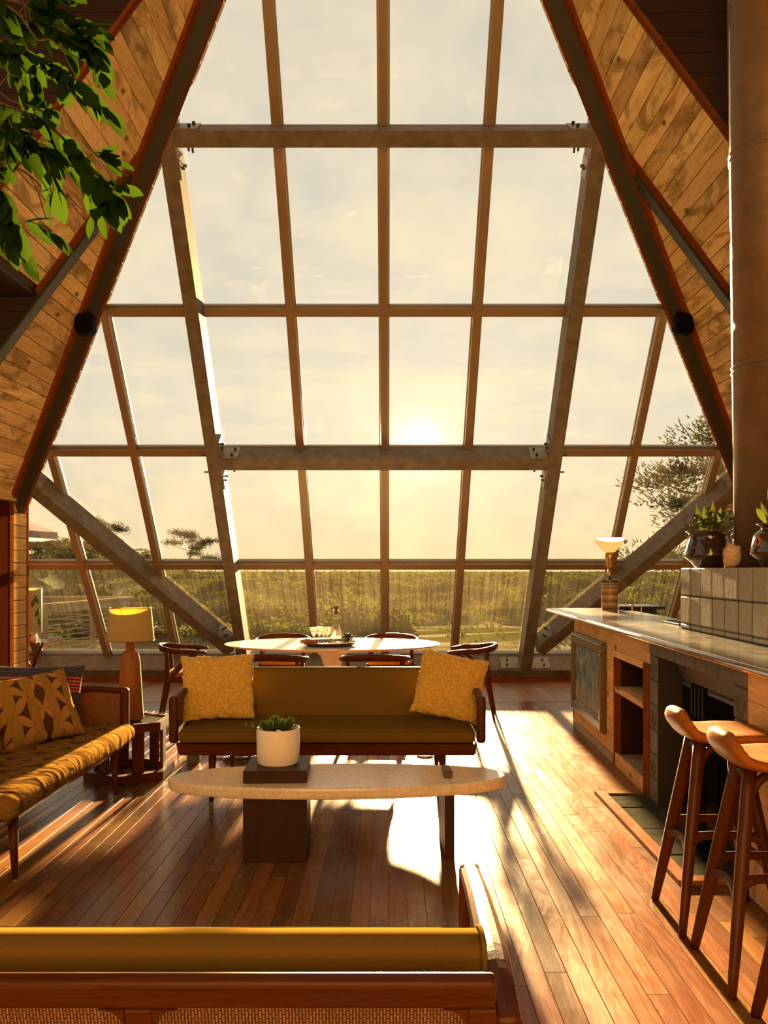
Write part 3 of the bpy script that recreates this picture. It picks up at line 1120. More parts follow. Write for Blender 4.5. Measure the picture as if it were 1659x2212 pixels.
for side, nm in ((-1, 'left'), (1, 'right')):
    xp = side * 2 * GX
    ps = thing('steel_post', 'tall slanting galvanised steel post of the window frame, %s of the dining table' % nm, 'post', tuple(ip(xp, 0.0)))
    o0 = ip(xp, 0.0)
    ztop = EAVE_Z + (EAVE_X - abs(xp) - 0.05) / SLOPE
    obj('post_body', bar(BM(), Vector((0, 0, 0)), ip(xp, ztop) - o0, (1, 0, 0), (-0.07, 0.07), tuple(NIN), (-DEP, 0.0)), 'steel', ps)
    # bolted angle plates on the inner side of the post at both crossbeams
    for zc in (2.67, 5.255):
        for dz_ in (-0.20, 0.13):
            c = ip(xp - side * 0.07, zc + dz_) - o0
            obj('angle_plate', bar(BM(), c - UPV * 0.09, c + UPV * 0.09, (-side, 0, 0), (0.0, 0.014), tuple(NIN), (-0.24, -0.03)), 'plate_steel', ps)
            bolts(ps, [c + Vector((-side * 0.014, 0, 0)) + NIN * -0.09, c + Vector((-side * 0.014, 0, 0)) + NIN * -0.18], (-side, 0, 0))
        for dz_ in (-0.12, 0.05):
            c = ip(xp + side * 0.07, zc + dz_) - o0
            bolts(ps, [c + NIN * -0.10], (side, 0, 0), 0.009, 0.07)
for zc, nm in ((2.668, 'middle'), (5.254, 'upper')):
    cbm = thing('steel_crossbeam', '%s horizontal galvanised steel beam bolted between the window posts' % nm, 'beam', tuple(ip(0, zc)))
    o0 = ip(0, zc)
    L = 2 * GX - 0.071
    obj('beam_body', bar(BM(), Vector((-L, 0, 0)), Vector((L, 0, 0)), tuple(UPV), (-0.068, 0.068), tuple(NIN), (-DEP, 0.0)), 'steel', cbm)
    for side in (-1, 1):
        a = Vector((side * (L - 0.20), 0, 0)) + UPV * 0.068
        obj('angle_plate', bar(BM(), a, a + Vector((side * 0.20, 0, 0)), tuple(UPV), (0.0, 0.014), tuple(NIN), (-0.26, -0.01)), 'plate_steel', cbm)
        bolts(cbm, [a + Vector((side * 0.07, 0, 0)) + UPV * 0.014 + NIN * -0.07, a + Vector((side * 0.05, 0, 0)) + UPV * 0.014 + NIN * -0.19], tuple(UPV))
        lo = Vector((side * (L - 0.14), 0, 0)) - UPV * 0.068
        bolts(cbm, [lo + NIN * -0.05, lo + Vector((side * 0.05, 0, 0)) + NIN * -0.12], tuple(-UPV), 0.010, 0.05)
for side, nm in ((-1, 'left'), (1, 'right')):
    br = thing('diagonal_brace', 'diagonal galvanised steel brace running down to the %s window post' % nm, 'brace', tuple(ip(side * 2.1, 0.4)))
    o0 = ip(side * 2.1, 0.4)
    a, c = ip(side * 4.10, 2.60) - o0, ip(side * 1.99, 0.44) - o0
    d = (c - a).normalized()
    sv = NIN.cross(d).normalized()
    if sv.z < 0:
        sv = -sv
    obj('brace_body', bar(BM(), a, c, tuple(sv), (-0.14, 0.0), tuple(NIN), (-DEP, 0.0)), 'steel', br)
    e = a + d * 0.30
    obj('end_plate', bar(BM(), a + d * 0.02, e, tuple(sv), (0.0, 0.014), tuple(NIN), (-0.25, -0.02)), 'plate_steel', br)
    bolts(br, [a + d * 0.14 + sv * 0.014 + NIN * -0.08, a + d * 0.17 + sv * 0.014 + NIN * -0.19], tuple(sv))
    e = c - d * 0.32
    obj('end_plate', bar(BM(), e, c - d * 0.08, tuple(sv), (0.0, 0.014), tuple(NIN), (-0.25, -0.02)), 'plate_steel', br)
    bolts(br, [c - d * 0.22 + sv * 0.014 + NIN * -0.07, c - d * 0.26 + sv * 0.014 + NIN * -0.18], tuple(sv), 0.011, 0.07)
sl = thing('sill_beam', 'long low galvanised steel sill beam under the big window', 'beam', tuple(ip(0, 0.10)))
obj('beam_body', bar(BM(), Vector((-5.3, 0, 0)), Vector((5.3, 0, 0)), tuple(UPV), (-0.075, 0.075), tuple(NIN), (-DEP - 0.03, -0.002)), 'steel', sl)
obj('sill_strip', bar(BM(), Vector((-5.3, 0, 0)), Vector((5.3, 0, 0)), tuple(UPV), (0.076, 0.092), tuple(NIN), (-DEP - 0.11, -DEP - 0.02)), 'alu_cap', sl)
for side in (-1, 1):
    for s2 in (-1, 1):
        c = Vector((side * 2 * GX + s2 * 0.08, 0, 0)) + UPV * 0.075
        obj('foot_plate', bar(BM(), c, c + Vector((s2 * 0.25, 0, 0)), tuple(UPV), (0.0, 0.012), tuple(NIN), (-0.24, -0.03)), 'plate_steel', sl)
        bolts(sl, [c + Vector((s2 * 0.17, 0, 0)) + UPV * 0.012 + NIN * -0.08, c + Vector((s2 * 0.16, 0, 0)) + UPV * 0.012 + NIN * -0.18], tuple(UPV))
struct(obj('baseboard_front', box(BM(), (-5.3, 11.24, 0), (5.3, 11.30, 0.05)), 'red_trim'))

# ---------------------------------------------------------------- dark hip rafters along the sloping edges of the glass
for side, nm in ((-1, 'left'), (1, 'right')):
    hr = thing('hip_rafter', 'dark grey-green rafter along the %s sloping edge of the window' % nm, 'rafter', tuple(ip(side * EAVE_X, EAVE_Z)))
    o0 = ip(side * EAVE_X, EAVE_Z)
    z0, z1 = 2.16, 7.9
    e0 = ip(side * (roof_x(z0) - 0.0), z0) - o0
    e1 = ip(side * (roof_x(z1) - 0.0), z1) - o0
    iv = Vector((-side, 0, 0))
    obj('rafter_body', bar(BM(), e0, e1, tuple(iv), (-0.01, 0.165), (0, 1, 0), (-0.03, 0.03)), 'rafter', hr)
    obj('edge_trim', bar(BM(), e0, e1, tuple(iv), (0.1652, 0.173), (0, 1, 0), (-0.025, 0.028)), 'red_trim', hr)
    obj('edge_trim', bar(BM(), e0, e1, tuple(iv), (0.0, 0.035), (0, 1, 0), (-0.115, -0.0305)), 'red_trim', hr)
    # small black loudspeaker clamped to the rafter
    zc = 3.93
    c = ip(side * (roof_x(zc) - 0.10), zc, 0.03)
    sp = thing('loudspeaker', 'small black loudspeaker clamped to the %s dark rafter' % nm, 'speaker', tuple(c))
    bm = prism(BM(), [(-0.07, -0.02, 0.10), (0.07, -0.02, 0.10), (0.10, -0.02, -0.06), (0.06, -0.02, -0.11), (-0.06, -0.02, -0.11), (-0.09, -0.02, -0.05)], (0, -0.13, 0), 0.015)
    obj('cabinet', bm, 'black_metal', sp)
    obj('clamp', tube(BM(), [(-side * -0.05, -0.06, 0.08), (side * 0.07, 0.0, 0.02), (side * 0.07, 0.05, 0.02)], 0.012, 8), 'black_metal', sp)

# ================================================================== FURNITURE


def make_daybed(label, group, seat_mat, back_mat, loc, rotz, seat_z=(0.396, 0.487), soft=0.03, over=0.0):
    """wooden daybed sofa: local front at y=0 facing -y, back at y=0.9"""
    t = thing('daybed_sofa', label, 'sofa', loc, rotz, group)
    bm = BM()
    rz0, rz1 = seat_z[0] - 0.076, seat_z[0] - 0.002
    if over:
        rz0 += 0.03
    hexa(bm, [(-0.94, 0.012 + over, rz0), (0.94, 0.012 + over, rz0), (0.94, 0.055 + over, rz0), (-0.94, 0.055 + over, rz0), (-0.958, over, rz1), (0.958, over, rz1), (0.958, 0.055 + over, rz1), (-0.958, 0.055 + over, rz1)])
    box(bm, (-0.955, 0.78, rz0), (0.955, 0.83, rz1), 0.004)
    for s in (-1, 1):
        box(bm, (min(s * 0.955, s * 0.91), 0.056, rz0), (max(s * 0.955, s * 0.91), 0.779, rz1), 0.004)
    for k in range(5):
        xx = -0.7 + 0.35 * k
        box(bm, (xx - 0.04, 0.056, rz1 - 0.03), (xx + 0.04, 0.779, rz1 - 0.012))
    obj('seat_frame', bm, 'teak', t)
    for sx in (-1, 1):
        for y in (0.07, 0.76):
            top, bot = (sx * 0.74, y, rz0 + 0.02), (sx * 0.745, y + (-0.015 if y < 0.3 else 0.02), 0.0)
            lg = obj('leg', tube(BM(), [top, bot], [0.026, 0.014], 16), 'teak_z', t, smooth=True)
            obj('foot_cap', tube(BM(), [(bot[0], bot[1], 0.012), bot], [0.0155, 0.0155], 14), 'brass', lg)
    # seat cushion
    bm = box(BM(), (-0.945, -0.008 - over * 0.3, seat_z[0]), (0.945, 0.70, seat_z[1]), soft, 4)
    sc_ = obj('seat_cushion', bm, seat_mat, t, smooth=True)
    if not over:
        obj('piping', tube(BM(), [(-0.925, -0.006, seat_z[1] - soft * 0.35), (0.925, -0.006, seat_z[1] - soft * 0.35)], 0.0045, 8), seat_mat, sc_, smooth=True)
    # back cushion: a long wedge leaning back
    zt = seat_z[1]
    poly = [(0.50, zt - 0.005), (0.545, zt + 0.10), (0.680, 0.752), (0.708, 0.785), (0.760, 0.797), (0.808, 0.780), (0.800, 0.700), (0.745, zt + 0.06), (0.70, zt - 0.005)]
    prism_b = prism(BM(), [(-0.95, y, z) for y, z in poly], (1.90, 0, 0), 0.014, 3)
    bc = obj('back_cushion', prism_b, back_mat, t, smooth=True)
    for s in (-1, 1):
        obj('piping', tube(BM(), curve_pts([(s * 0.947, y, z) for y, z in poly[:7]], 24), 0.0055, 8), back_mat, bc, smooth=True)
    # back frame with cane panels, leaning with the cushion
    lean = math.atan2(0.11, 0.41)
    M = Matrix.Translation((0, 0.775, seat_z[0] - 0.01)) @ Matrix.Rotation(-lean, 4, 'X')
    H = 0.415
    bm = BM()
    box(bm, (-0.957, 0.005, H - 0.058), (0.957, 0.040, H), 0.010, 3, M)
    box(bm, (-0.957, 0.005, 0.0), (0.957, 0.038, 0.05), 0.006, 2, M)
    for a, b in ((-0.957, -0.907), (-0.346, -0.296), (0.296, 0.346), (0.907, 0.957)):
        box(bm, (a, 0.0052, 0.051), (b, 0.0378, H - 0.0585), 0.004, 2, M)
    # rounded inner corners of the openings
    for a, b in ((-0.907, -0.346), (-0.296, 0.296), (0.346, 0.907)):
        for cx, s in ((a, 1), (b, -1)):
            r = 0.045
            pl = [(cx, 0.0054, H - 0.058)]
            for k in range(7):
                an = math.pi / 2 * k / 6
                pl.append((cx + s * (r - r * math.sin(an)), 0.0054, H - 0.058 - r + r * math.cos(an)))
            pl = [M @ Vector(p) for p in pl]
            prism(bm, pl, (M.to_3x3() @ Vector((0, 0.0322, 0))))
    obj('back_frame', bm, 'teak', t)
    for a, b in ((-0.907, -0.346), (-0.296, 0.296), (0.346, 0.907)):
        obj('cane_panel', box(BM(), (a, 0.014, 0.05), (b, 0.022, H - 0.058), 0, 1, M), 'cane_back', t)
    # arms: rounded frame with cane filling
    for s in (-1, 1):
        arm = BM()
        x0, x1 = s * 0.962, s * 1.020
        xa, xb = min(x0, x1), max(x0, x1)
        box(arm, (xa, 0.045, seat_z[0] - 0.01), (xb, 0.105, 0.690), 0.022, 4)
        top = curve_pts([(0, 0.075, 0.668), (0, 0.30, 0.682), (0, 0.58, 0.672), (0, 0.80, 0.640)], 24)
        n = len(top)
        hw = lerp_list([0.029, 0.031, 0.036, 0.030], n)
        tube(arm, [Vector(((xa + xb) / 2, p.y, p.z)) for p in top], hw, 12, 0.75, (0, 0, 1))
        box(arm, (xa + 0.006, 0.10, seat_z[0] - 0.005), (xb - 0.006, 0.80, seat_z[0] + 0.045), 0.008, 2)
        box(arm, (xa + 0.006, 0.755, seat_z[0] - 0.01), (xb - 0.006, 0.805, 0.655), 0.01, 2)
        ao = obj('arm', arm, 'teak_z', t, smooth=False)
        obj('cane_panel', box(BM(), ((xa + xb) / 2 - 0.004, 0.10, seat_z[0] + 0.04), ((xa + xb) / 2 + 0.004, 0.76, 0.66)), 'cane_arm', ao)
    return t


sofa_group = 'matching wooden daybed sofas round the coffee table'
make_daybed('olive green wooden daybed sofa facing the camera, in front of the dining table', sofa_group, 'olive', 'olive', (-0.39, 5.30, 0), 0.0)
make_daybed('olive green daybed sofa seen from behind, its cane back nearest the camera', sofa_group, 'olive', 'olive', (-0.765, 2.38, 0), math.pi)
make_daybed('wooden daybed sofa with golden petal patterned seat, along the left side', sofa_group, 'petal_seat', 'petal_seat', (-1.745, 4.77, 0), math.pi / 2,
            (0.332, 0.452), 0.052, 0.05)

# sheepskin cushions on the olive sofa
c1 = tag(obj('sheepskin_cushion', pillow(BM(), 0.50, 0.45, 0.15, 100, 0.05, 0.009, 1), 'sheepskin', smooth=True),
         'shaggy golden sheepskin cushion at the left end of the olive sofa', 'cushion', 'golden sheepskin cushions')
pose(c1, (-1.165, 5.705, 0.70), R(4), R(72), R(2))
c2 = tag(obj('sheepskin_cushion', pillow(BM(), 0.47, 0.45, 0.15, 100, 0.05, 0.009, 5), 'sheepskin', smooth=True),
         'shaggy golden sheepskin cushion tilted at the right end of the olive sofa', 'cushion', 'golden sheepskin cushions')
pose(c2, (0.425, 5.715, 0.705), R(-5), R(72), R(-11))
# cushions on the left daybed
c3 = tag(obj('petal_cushion', pillow(BM(), 0.56, 0.46, 0.16, 34, 0.09, 0, 2, 0.010), 'petal_fabric', smooth=True),
         'brown and tan petal patterned cushion leaning on the left daybed', 'cushion')
pose(c3, (-2.165, 5.13, 0.645), R(56), R(66), R(4))
c4 = tag(obj('dotted_cushion', pillow(BM(), 0.62, 0.44, 0.14, 34, 0.06, 0, 3, 0.012), 'navy_stripe', smooth=True),
         'dark navy dotted cushion with red stripes behind the petal cushion', 'cushion')
pose(c4, (-2.345, 5.51, 0.655), R(16), R(72), R(-2))
c5 = tag(obj('petal_cushion', pillow(BM(), 0.50, 0.42, 0.15, 30, 0.08, 0, 4, 0.010), 'petal_fabric', smooth=True),
         'petal patterned cushion at the near arm of the left daybed, cut by the frame', 'cushion')
pose(c5, (-2.17, 4.02, 0.63), R(178), R(70), R(0))

# ---------------------------------------------------------------- coffee table
ct = thing('coffee_table', 'long oval stone coffee table on a dark wooden box leg', 'table', (-0.265, 4.456, 0), R(2.0))


def oval(a, b, p, n=72):
    out = []
    for k in range(n):
        t = 2 * math.pi * k / n
        c, s = math.cos(t), math.sin(t)
        out.append((a * abs(c) ** (2 / p) * (1 if c >= 0 else -1), b * abs(s) ** (2 / p) * (1 if s >= 0 else -1)))
    return out


bm = BM()
rings = []
ol = oval(0.898, 0.275, 2.18)
for sc_, z in ((0.0, 0.345), (0.985, 0.345), (0.996, 0.350), (1.0, 0.365), (1.0, 0.392), (0.996, 0.401), (0.988, 0.405), (0.0, 0.405)):
    if sc_ == 0:
        rings.append([bm.verts.new((0, 0, z))])
    else:
        off = (1 - sc_) * 0.898
        rings.append([bm.verts.new((x * (1 - off / 0.898), y * (1 - off / 0.275), z)) for x, y in ol])
for a, b in zip(rings, rings[1:]):
    for k in range(72):
        if len(a) == 1:
            bm.faces.new((a[0], b[(k + 1) % 72], b[k]))
        elif len(b) == 1:
            bm.faces.new((a[k], a[(k + 1) % 72], b[0]))
        else:
            bm.faces.new((a[k], a[(k + 1) % 72], b[(k + 1) % 72], b[k]))
obj('table_top', bm, 'travertine', ct)
obj('box_leg', box(BM(), (-0.485, -0.165, 0.0), (-0.158, 0.175, 0.344), 0.003, 1), 'rosewood', ct)
obj('leg_head', box(BM(), (-0.485, -0.165, 0.4055), (-0.158, 0.175, 0.469), 0.003, 1), 'rosewood', ct, label='dark wooden block rising through the stone top')
obj('panel_leg', box(BM(), (0.556, -0.155, 0.0), (0.606, 0.165, 0.344), 0.003, 1), 'rosewood', ct)
obj('leg_tenon', box(BM(), (0.560, -0.085, 0.4055), (0.602, 0.06, 0.441), 0.003, 1), 'rosewood_top', ct)

# white pot with succulents standing on the block
pt = thing('succulent_pot', 'round off-white pot of succulents on the coffee table block', 'plant', (-0.588, 4.465, 0.4695))
obj('pot', lathe(BM(), [(0, 0.0), (0.104, 0.0), (0.109, 0.006), (0.1135, 0.06), (0.1155, 0.186), (0.1145, 0.189), (0.108, 0.188), (0.106, 0.165), (0.0, 0.160)], 40), 'ceramic_white', pt, smooth=True)
obj('soil', lathe(BM(), [(0.1055, 0.1665), (0.05, 0.172), (0, 0.174)], 24), 'soil', pt)
random.seed(21)
lm = leaf_mesh('succulent_leaf', 0.062, 0.017, 'succulent', 0.5, -0.25, 4, 1.5)
lm2 = leaf_mesh('succulent_sprig', 0.055, 0.005, 'succulent', 0.3, 0.1, 3)
for cx, cy, sc_, cnt in ((0.030, -0.045, 1.05, 22), (-0.035, -0.055, 1.0, 18), (0.060, 0.03, 1.0, 18), (-0.02, 0.045, 1.1, 20), (-0.075, 0.0, 0.8, 14)):
    ro = link('rosette', None, pt, (cx, cy, 0.176))
    for k in range(cnt):
        an = k * 2.39996
        el = R(22 + 58 * (1 - k / cnt))
        o = link('leaf', lm, ro)
        f = sc_ * (0.95 + 0.40 * k / cnt)
        o.scale = (f, f, f)
        o.rotation_euler = (R(10) + R(75) * (1 - k / cnt) , 0, an)
for k in range(16):
    an = random.uniform(0, 6.28)
    o = link('sprig', lm2, pt, (-0.045 + 0.03 * math.cos(an), -0.01 + 0.03 * math.sin(an), 0.175))
    o.rotation_euler = (R(random.uniform(45, 85)), 0, random.uniform(0, 6.28))
    f = random.uniform(0.9, 1.5)
    o.scale = (f, f, f)
tr = obj('trailing_stem', tube(BM(), curve_pts([(-0.08, -0.03, 0.17), (-0.115, -0.04, 0.195), (-0.15, -0.05, 0.205)], 8), 0.003, 6), 'succulent', pt)
for p, a in (((-0.13, -0.045, 0.205), 20), ((-0.135, -0.045, 0.20), 120), ((-0.15, -0.05, 0.205), 70), ((-0.15, -0.05, 0.205), 160), ((-0.15, -0.05, 0.205), -60), ((-0.12, -0.04, 0.195), -120)):
    o = link('leaf', lm, tr, p)
    o.rotation_euler = (R(15), R(20), R(a))
    o.scale = (0.62, 0.5, 0.6)

# ---------------------------------------------------------------- hexagonal side table
ht = thing('side_table', 'hexagonal slatted wooden side table with glass top, under the table lamp', 'table', (-1.893, 6.12, 0))


def hex_ring(bm, ro, ri, z0, z1, rot=-90):
    for k in range(6):
        a0, a1 = R(rot + 60 * k), R(rot + 60 * (k + 1))
        P = lambda r, a, z: (r * math.cos(a), r * math.sin(a), z)
        hexa(bm, [P(ri, a0, z0), P(ro, a0, z0), P(ro, a1, z0), P(ri, a1, z0), P(ri, a0, z1), P(ro, a0, z1), P(ro, a1, z1), P(ri, a1, z1)])
    return bm


obj('top_frame', hex_ring(BM(), 0.305, 0.262, 0.352, 0.412), 'teak', ht)
obj('base_frame', hex_ring(BM(), 0.330, 0.262, 0.006, 0.062), 'teak', ht)
obj('plinth', hex_ring(BM(), 0.320, 0.28, 0.0, 0.006), 'rosewood', ht)
bm = BM()
prism(bm, [(0.264 * math.cos(R(-90 + 60 * k)), 0.264 * math.sin(R(-90 + 60 * k)), 0.392) for k in range(6)], (0, 0, 0.012))
obj('top_panel', bm, 'slate', ht, label='dark glossy inset top')
for k in range(6):
    a = R(-60 + 60 * k)
    M = Matrix.Rotation(a, 4, 'Z')
    obj('slat_leg', box(BM(), (0.228, -0.042, 0.0621), (0.252, 0.042, 0.352), 0.002, 1, M), 'teak_z', ht)

# table lamp on it
tl = thing('table_lamp', 'turned wooden table lamp with yellow drum shade on the hexagonal table', 'lamp', (-1.885, 6.10, 0.4125))
obj('lamp_body', lathe(BM(), [(0, 0), (0.094, 0), (0.096, 0.004), (0.092, 0.06), (0.083, 0.20), (0.074, 0.36), (0.067, 0.44), (0.060, 0.475), (0.046, 0.497), (0.030, 0.505), (0, 0.506)], 40), 'lamp_wood', tl, smooth=True)
obj('lamp_neck', lathe(BM(), [(0.028, 0.504), (0.029, 0.51), (0.040, 0.585), (0.041, 0.592), (0.0, 0.592)], 28), 'lamp_wood', tl, smooth=True)
obj('seam', box(BM(), (-0.0008, -0.0975, 0.003), (0.0008, -0.0915, 0.05)), 'black_metal', tl)
obj('lamp_stem', tube(BM(), [(0, 0, 0.592), (0, 0, 0.78)], 0.006, 10), 'brass', tl)
bm = BM()
lathe(bm, [(0.171, 0.575), (0.149, 0.812)], 56)
lathe(bm, [(0.1695, 0.575), (0.1475, 0.812)], 56)
obj('lamp_shade', bm, 'shade_linen', tl, smooth=True)
for r, z in ((0.1712, 0.575), (0.1492, 0.812)):
    obj('shade_rim', tube(BM(), [(r * math.cos(2 * math.pi * k / 48), r * math.sin(2 * math.pi * k / 48), z) for k in range(49)], 0.0028, 6, caps=False), 'lamp_wood', tl)
bm = BM()
for k in range(3):
    a = R(120 * k + 20)
    tube(bm, [(0, 0, 0.775), (0.148 * math.cos(a), 0.148 * math.sin(a), 0.806)], 0.002, 6)
obj('shade_spider', bm, 'brass', tl)

# socket box with coiled cord beside the sofa
pb = thing('socket_box', 'small dark green floor socket box between side table and sofa', 'socket', (-1.515, 6.50, 0))
obj('housing', box(BM(), (-0.045, -0.04, 0), (0.045, 0.04, 0.085), 0.004, 2), 'outlet', pb)
obj('face_plate', lathe(BM(), [(0, 0), (0.03, 0), (0.03, 0.006), (0, 0.006)], 20), 'outlet', pb, (0.046, 0, 0.045), (0, R(90), 0))
obj('plug', tube(BM(), [(0, 0, 0.085), (0, 0, 0.115)], [0.018, 0.012], 12), 'cord', pb)
pts = []
for k in range(90):
    a = k * 0.42
    r = 0.085 + 0.022 * math.sin(k * 0.37)
    pts.append((r * math.cos(a) * 1.25, r * math.sin(a), 0.008 + 0.0003 * k))
pts = [(-0.24, 0.02, 0.006), (-0.18, 0.01, 0.006)] + pts
tag(obj('power_cord', tube(BM(), pts, 0.0045, 6), 'cord', None, (-1.17, 6.60, 0)), 'black coiled power cord on the floor under the olive sofa', 'cord')
tag(obj('lamp_cord', tube(BM(), curve_pts([(-1.79, 6.12, 0.42), (-1.66, 6.16, 0.445), (-1.585, 6.20, 0.425), (-1.572, 6.22, 0.25), (-1.575, 6.26, 0.08), (-1.60, 6.42, 0.012), (-1.575, 6.49, 0.012)], 40), 0.0035, 6), 'cord'),
    'thin black lamp cord hanging down beside the hexagonal table', 'cord')
fp = tag(obj('floor_plate', lathe(BM(), [(0, 0), (0.07, 0), (0.068, 0.006), (0, 0.008)], 28), 'brass', None, (0.30, 6.72, 0.0), smooth=True),
         'round brass floor plate below the right end of the olive sofa', 'floor plate')

# ---------------------------------------------------------------- dining table
dt = thing('dining_table', 'white oval pedestal dining table by the window', 'table', (-0.585, 8.80, 0))
obj('table_top', lathe(BM(), [(0, 0.700), (0.93, 0.700), (0.975, 0.712), (1.0, 0.724), (0.998, 0.730), (0, 0.730)], 96, (0, 0, 0), 1.135, 0.745), 'table_marble', dt, smooth=False)
obj('pedestal', lathe(BM(), [(0, 0), (0.36, 0.0), (0.355, 0.010), (0.26, 0.03), (0.13, 0.09), (0.080, 0.20), (0.070, 0.32), (0.080, 0.46), (0.13, 0.60), (0.21, 0.680), (0.23, 0.6995), (0, 0.6995)], 40), 'table_white', dt, smooth=True)


def make_chair(label, loc, rotz, group):
    """sculpted wooden armchair with a bowed top rail; local front is -y"""
    t = thing('dining_chair', label, 'chair', loc, rotz, group)
    # bowed rail: flat blade that widens at the back
    ctrl = [(-0.255, -0.19, 0.672), (-0.300, -0.06, 0.682), (-0.300, 0.10, 0.695), (-0.22, 0.235, 0.720), (0, 0.290, 0.735),
            (0.22, 0.235, 0.720), (0.300, 0.10, 0.695), (0.300, -0.06, 0.682), (0.255, -0.19, 0.672)]
    pts = curve_pts(ctrl, 48)
    n = len(pts)
    bm = BM()
    rad = lerp_list([0.012, 0.026, 0.022, 0.020, 0.019, 0.020, 0.022, 0.026, 0.012], n)
    tube(bm, pts, rad, 10, 1.0)
    # deepen the back part of the rail into a back blade
    lo = [Vector((p.x * 0.985, p.y * 0.985 - 0.004, p.z - 0.020 - 0.026 * max(0, (p.y - 0.02) / 0.27))) for p in pts]
    blade = [i for i in range(n) if pts[i].y > 0.02]
    a = [[bm.verts.new(pts[i] + Vector((0, 0, -0.004)) + s * Vector((pts[i].x, pts[i].y, 0)).normalized() * 0.012) for i in blade] for s in (1, -1)]
    b = [[bm.verts.new(lo[i] + s * Vector((pts[i].x, pts[i].y, 0)).normalized() * 0.010) for i in blade] for s in (1, -1)]
    for k in range(len(blade) - 1):
        bm.faces.new((a[0][k], a[0][k + 1], b[0][k + 1], b[0][k]))
        bm.faces.new((a[1][k], b[1][k], b[1][k + 1], a[1][k + 1]))
        bm.faces.new((b[0][k], b[0][k + 1], b[1][k + 1], b[1][k]))
    obj('top_rail', bm, 'teak', t, smooth=True)
    for s in (-1, 1):
        obj('arm_support', tube(BM(), curve_pts([(s * 0.270, -0.10, 0.665), (s * 0.245, 0.0, 0.58), (s * 0.235, 0.13, 0.46), (s * 0.25, 0.20, 0.36)], 12), lerp_list([0.014, 0.022, 0.024, 0.02], 13), 10), 'teak_z', t, smooth=True)
        obj('leg', tube(BM(), [(s * 0.24, -0.21, 0.44), (s * 0.255, -0.235, 0.0)], [0.022, 0.013], 12), 'teak_z', t, smooth=True)
        obj('leg', tube(BM(), curve_pts([(s * 0.245, 0.20, 0.70), (s * 0.235, 0.195, 0.44), (s * 0.26, 0.27, 0.0)], 10), lerp_list([0.016, 0.024, 0.013], 11), 12), 'teak_z', t, smooth=True)
    obj('seat_rail', box(BM(), (-0.245, -0.225, 0.375), (0.245, 0.215, 0.425), 0.02, 3), 'teak', t)
    obj('seat', box(BM(), (-0.25, -0.235, 0.4255), (0.25, 0.20, 0.465), 0.018, 3), 'leather', t, smooth=True)
    return t


grp = 'sculpted wooden chairs round the dining table'
make_chair('wooden dining chair behind the left part of the olive sofa', (-1.06, 7.70, 0), math.pi, grp)
make_chair('wooden dining chair behind the middle of the olive sofa', (-0.12, 7.70, 0), math.pi, grp)
make_chair('wooden dining chair at the left end of the dining table', (-2.06, 8.60, 0), R(100), grp)
make_chair('wooden dining chair at the right end of the dining table', (0.83, 8.62, 0), R(-98), grp)
make_chair('wooden dining chair on the window side, left of the tray', (-1.22, 9.66, 0), R(4), grp)
make_chair('wooden dining chair on the window side, right of the tray', (0.03, 9.66, 0), R(-4), grp)

# things on the dining table
TX, TY, TZ = -0.60, 8.58, 0.7305
tray = thing('serving_tray', 'round dark pewter tray on the dining table', 'tray', (TX, TY, TZ))
obj('tray_plate', lathe(BM(), [(0, 0.0), (0.22, 0.0), (0.27, 0.014), (0.292, 0.034), (0.295, 0.036), (0.288, 0.038), (0.262, 0.022), (0.215, 0.010), (0, 0.010)], 48), 'pewter', tray, smooth=True)
TZ2 = TZ + 0.0105
goblet = [(0, 0), (0.034, 0), (0.035, 0.003), (0.008, 0.009), (0.0055, 0.02), (0.0055, 0.068), (0.010, 0.078), (0.028, 0.105), (0.038, 0.135), (0.044, 0.172), (0.0428, 0.172), (0.036, 0.135), (0.026, 0.108), (0.006, 0.084), (0, 0.082)]
for (gx, gy), lb in zip(((-0.165, 0.015), (-0.115, 0.105), (-0.055, -0.06), (-0.025, 0.03)),
                        ('leftmost clear stemmed glass on the tray', 'stemmed glass at the back of the tray, second from left',
                         'stemmed glass at the front of the tray, third from left', 'stemmed glass beside the carafe, rightmost of the four')):
    g = thing('stemmed_glass', lb, 'glass', (TX + gx, TY + gy, TZ2), 0, 'stemmed glasses on the tray')
    obj('goblet', lathe(BM(), goblet, 24), 'clear_glass', g, smooth=True)
ca = thing('carafe', 'clear waisted glass carafe with dark cork stopper on the tray', 'carafe', (TX + 0.065, TY + 0.03, TZ2))
obj('carafe_body', lathe(BM(), [(0, 0), (0.072, 0), (0.076, 0.006), (0.060, 0.09), (0.036, 0.20), (0.029, 0.245), (0.037, 0.268), (0.036, 0.280), (0.024, 0.300), (0.022, 0.33), (0.034, 0.352), (0.032, 0.354), (0.019, 0.331), (0.021, 0.298), (0.031, 0.276), (0.025, 0.245), (0.032, 0.198), (0.056, 0.088), (0.069, 0.010), (0, 0.010)], 32), 'clear_glass', ca, smooth=True)
obj('stopper', lathe(BM(), [(0, 0.31), (0.017, 0.31), (0.0205, 0.352), (0.028, 0.362), (0.030, 0.390), (0.026, 0.398), (0, 0.399)], 24), 'cork', ca, smooth=True)
bw = thing('berry_bowl', 'small clear glass bowl on the tray', 'bowl', (TX + 0.185, TY - 0.03, TZ2 + 0.004))
obj('bowl', lathe(BM(), [(0, 0), (0.035, 0), (0.055, 0.02), (0.069, 0.068), (0.066, 0.068), (0.051, 0.022), (0.03, 0.006), (0, 0.006)], 28), 'clear_glass', bw, smooth=True)
random.seed(5)
bme = lathe(BM(), [(0, -0.016), (0.009, -0.0135), (0.0145, -0.006), (0.016, 0), (0.0145, 0.006), (0.009, 0.0135), (0, 0.016)], 10)
bme = mesh_of('dark_berry', bme, True)
bme.materials.append(MATS['berry'])
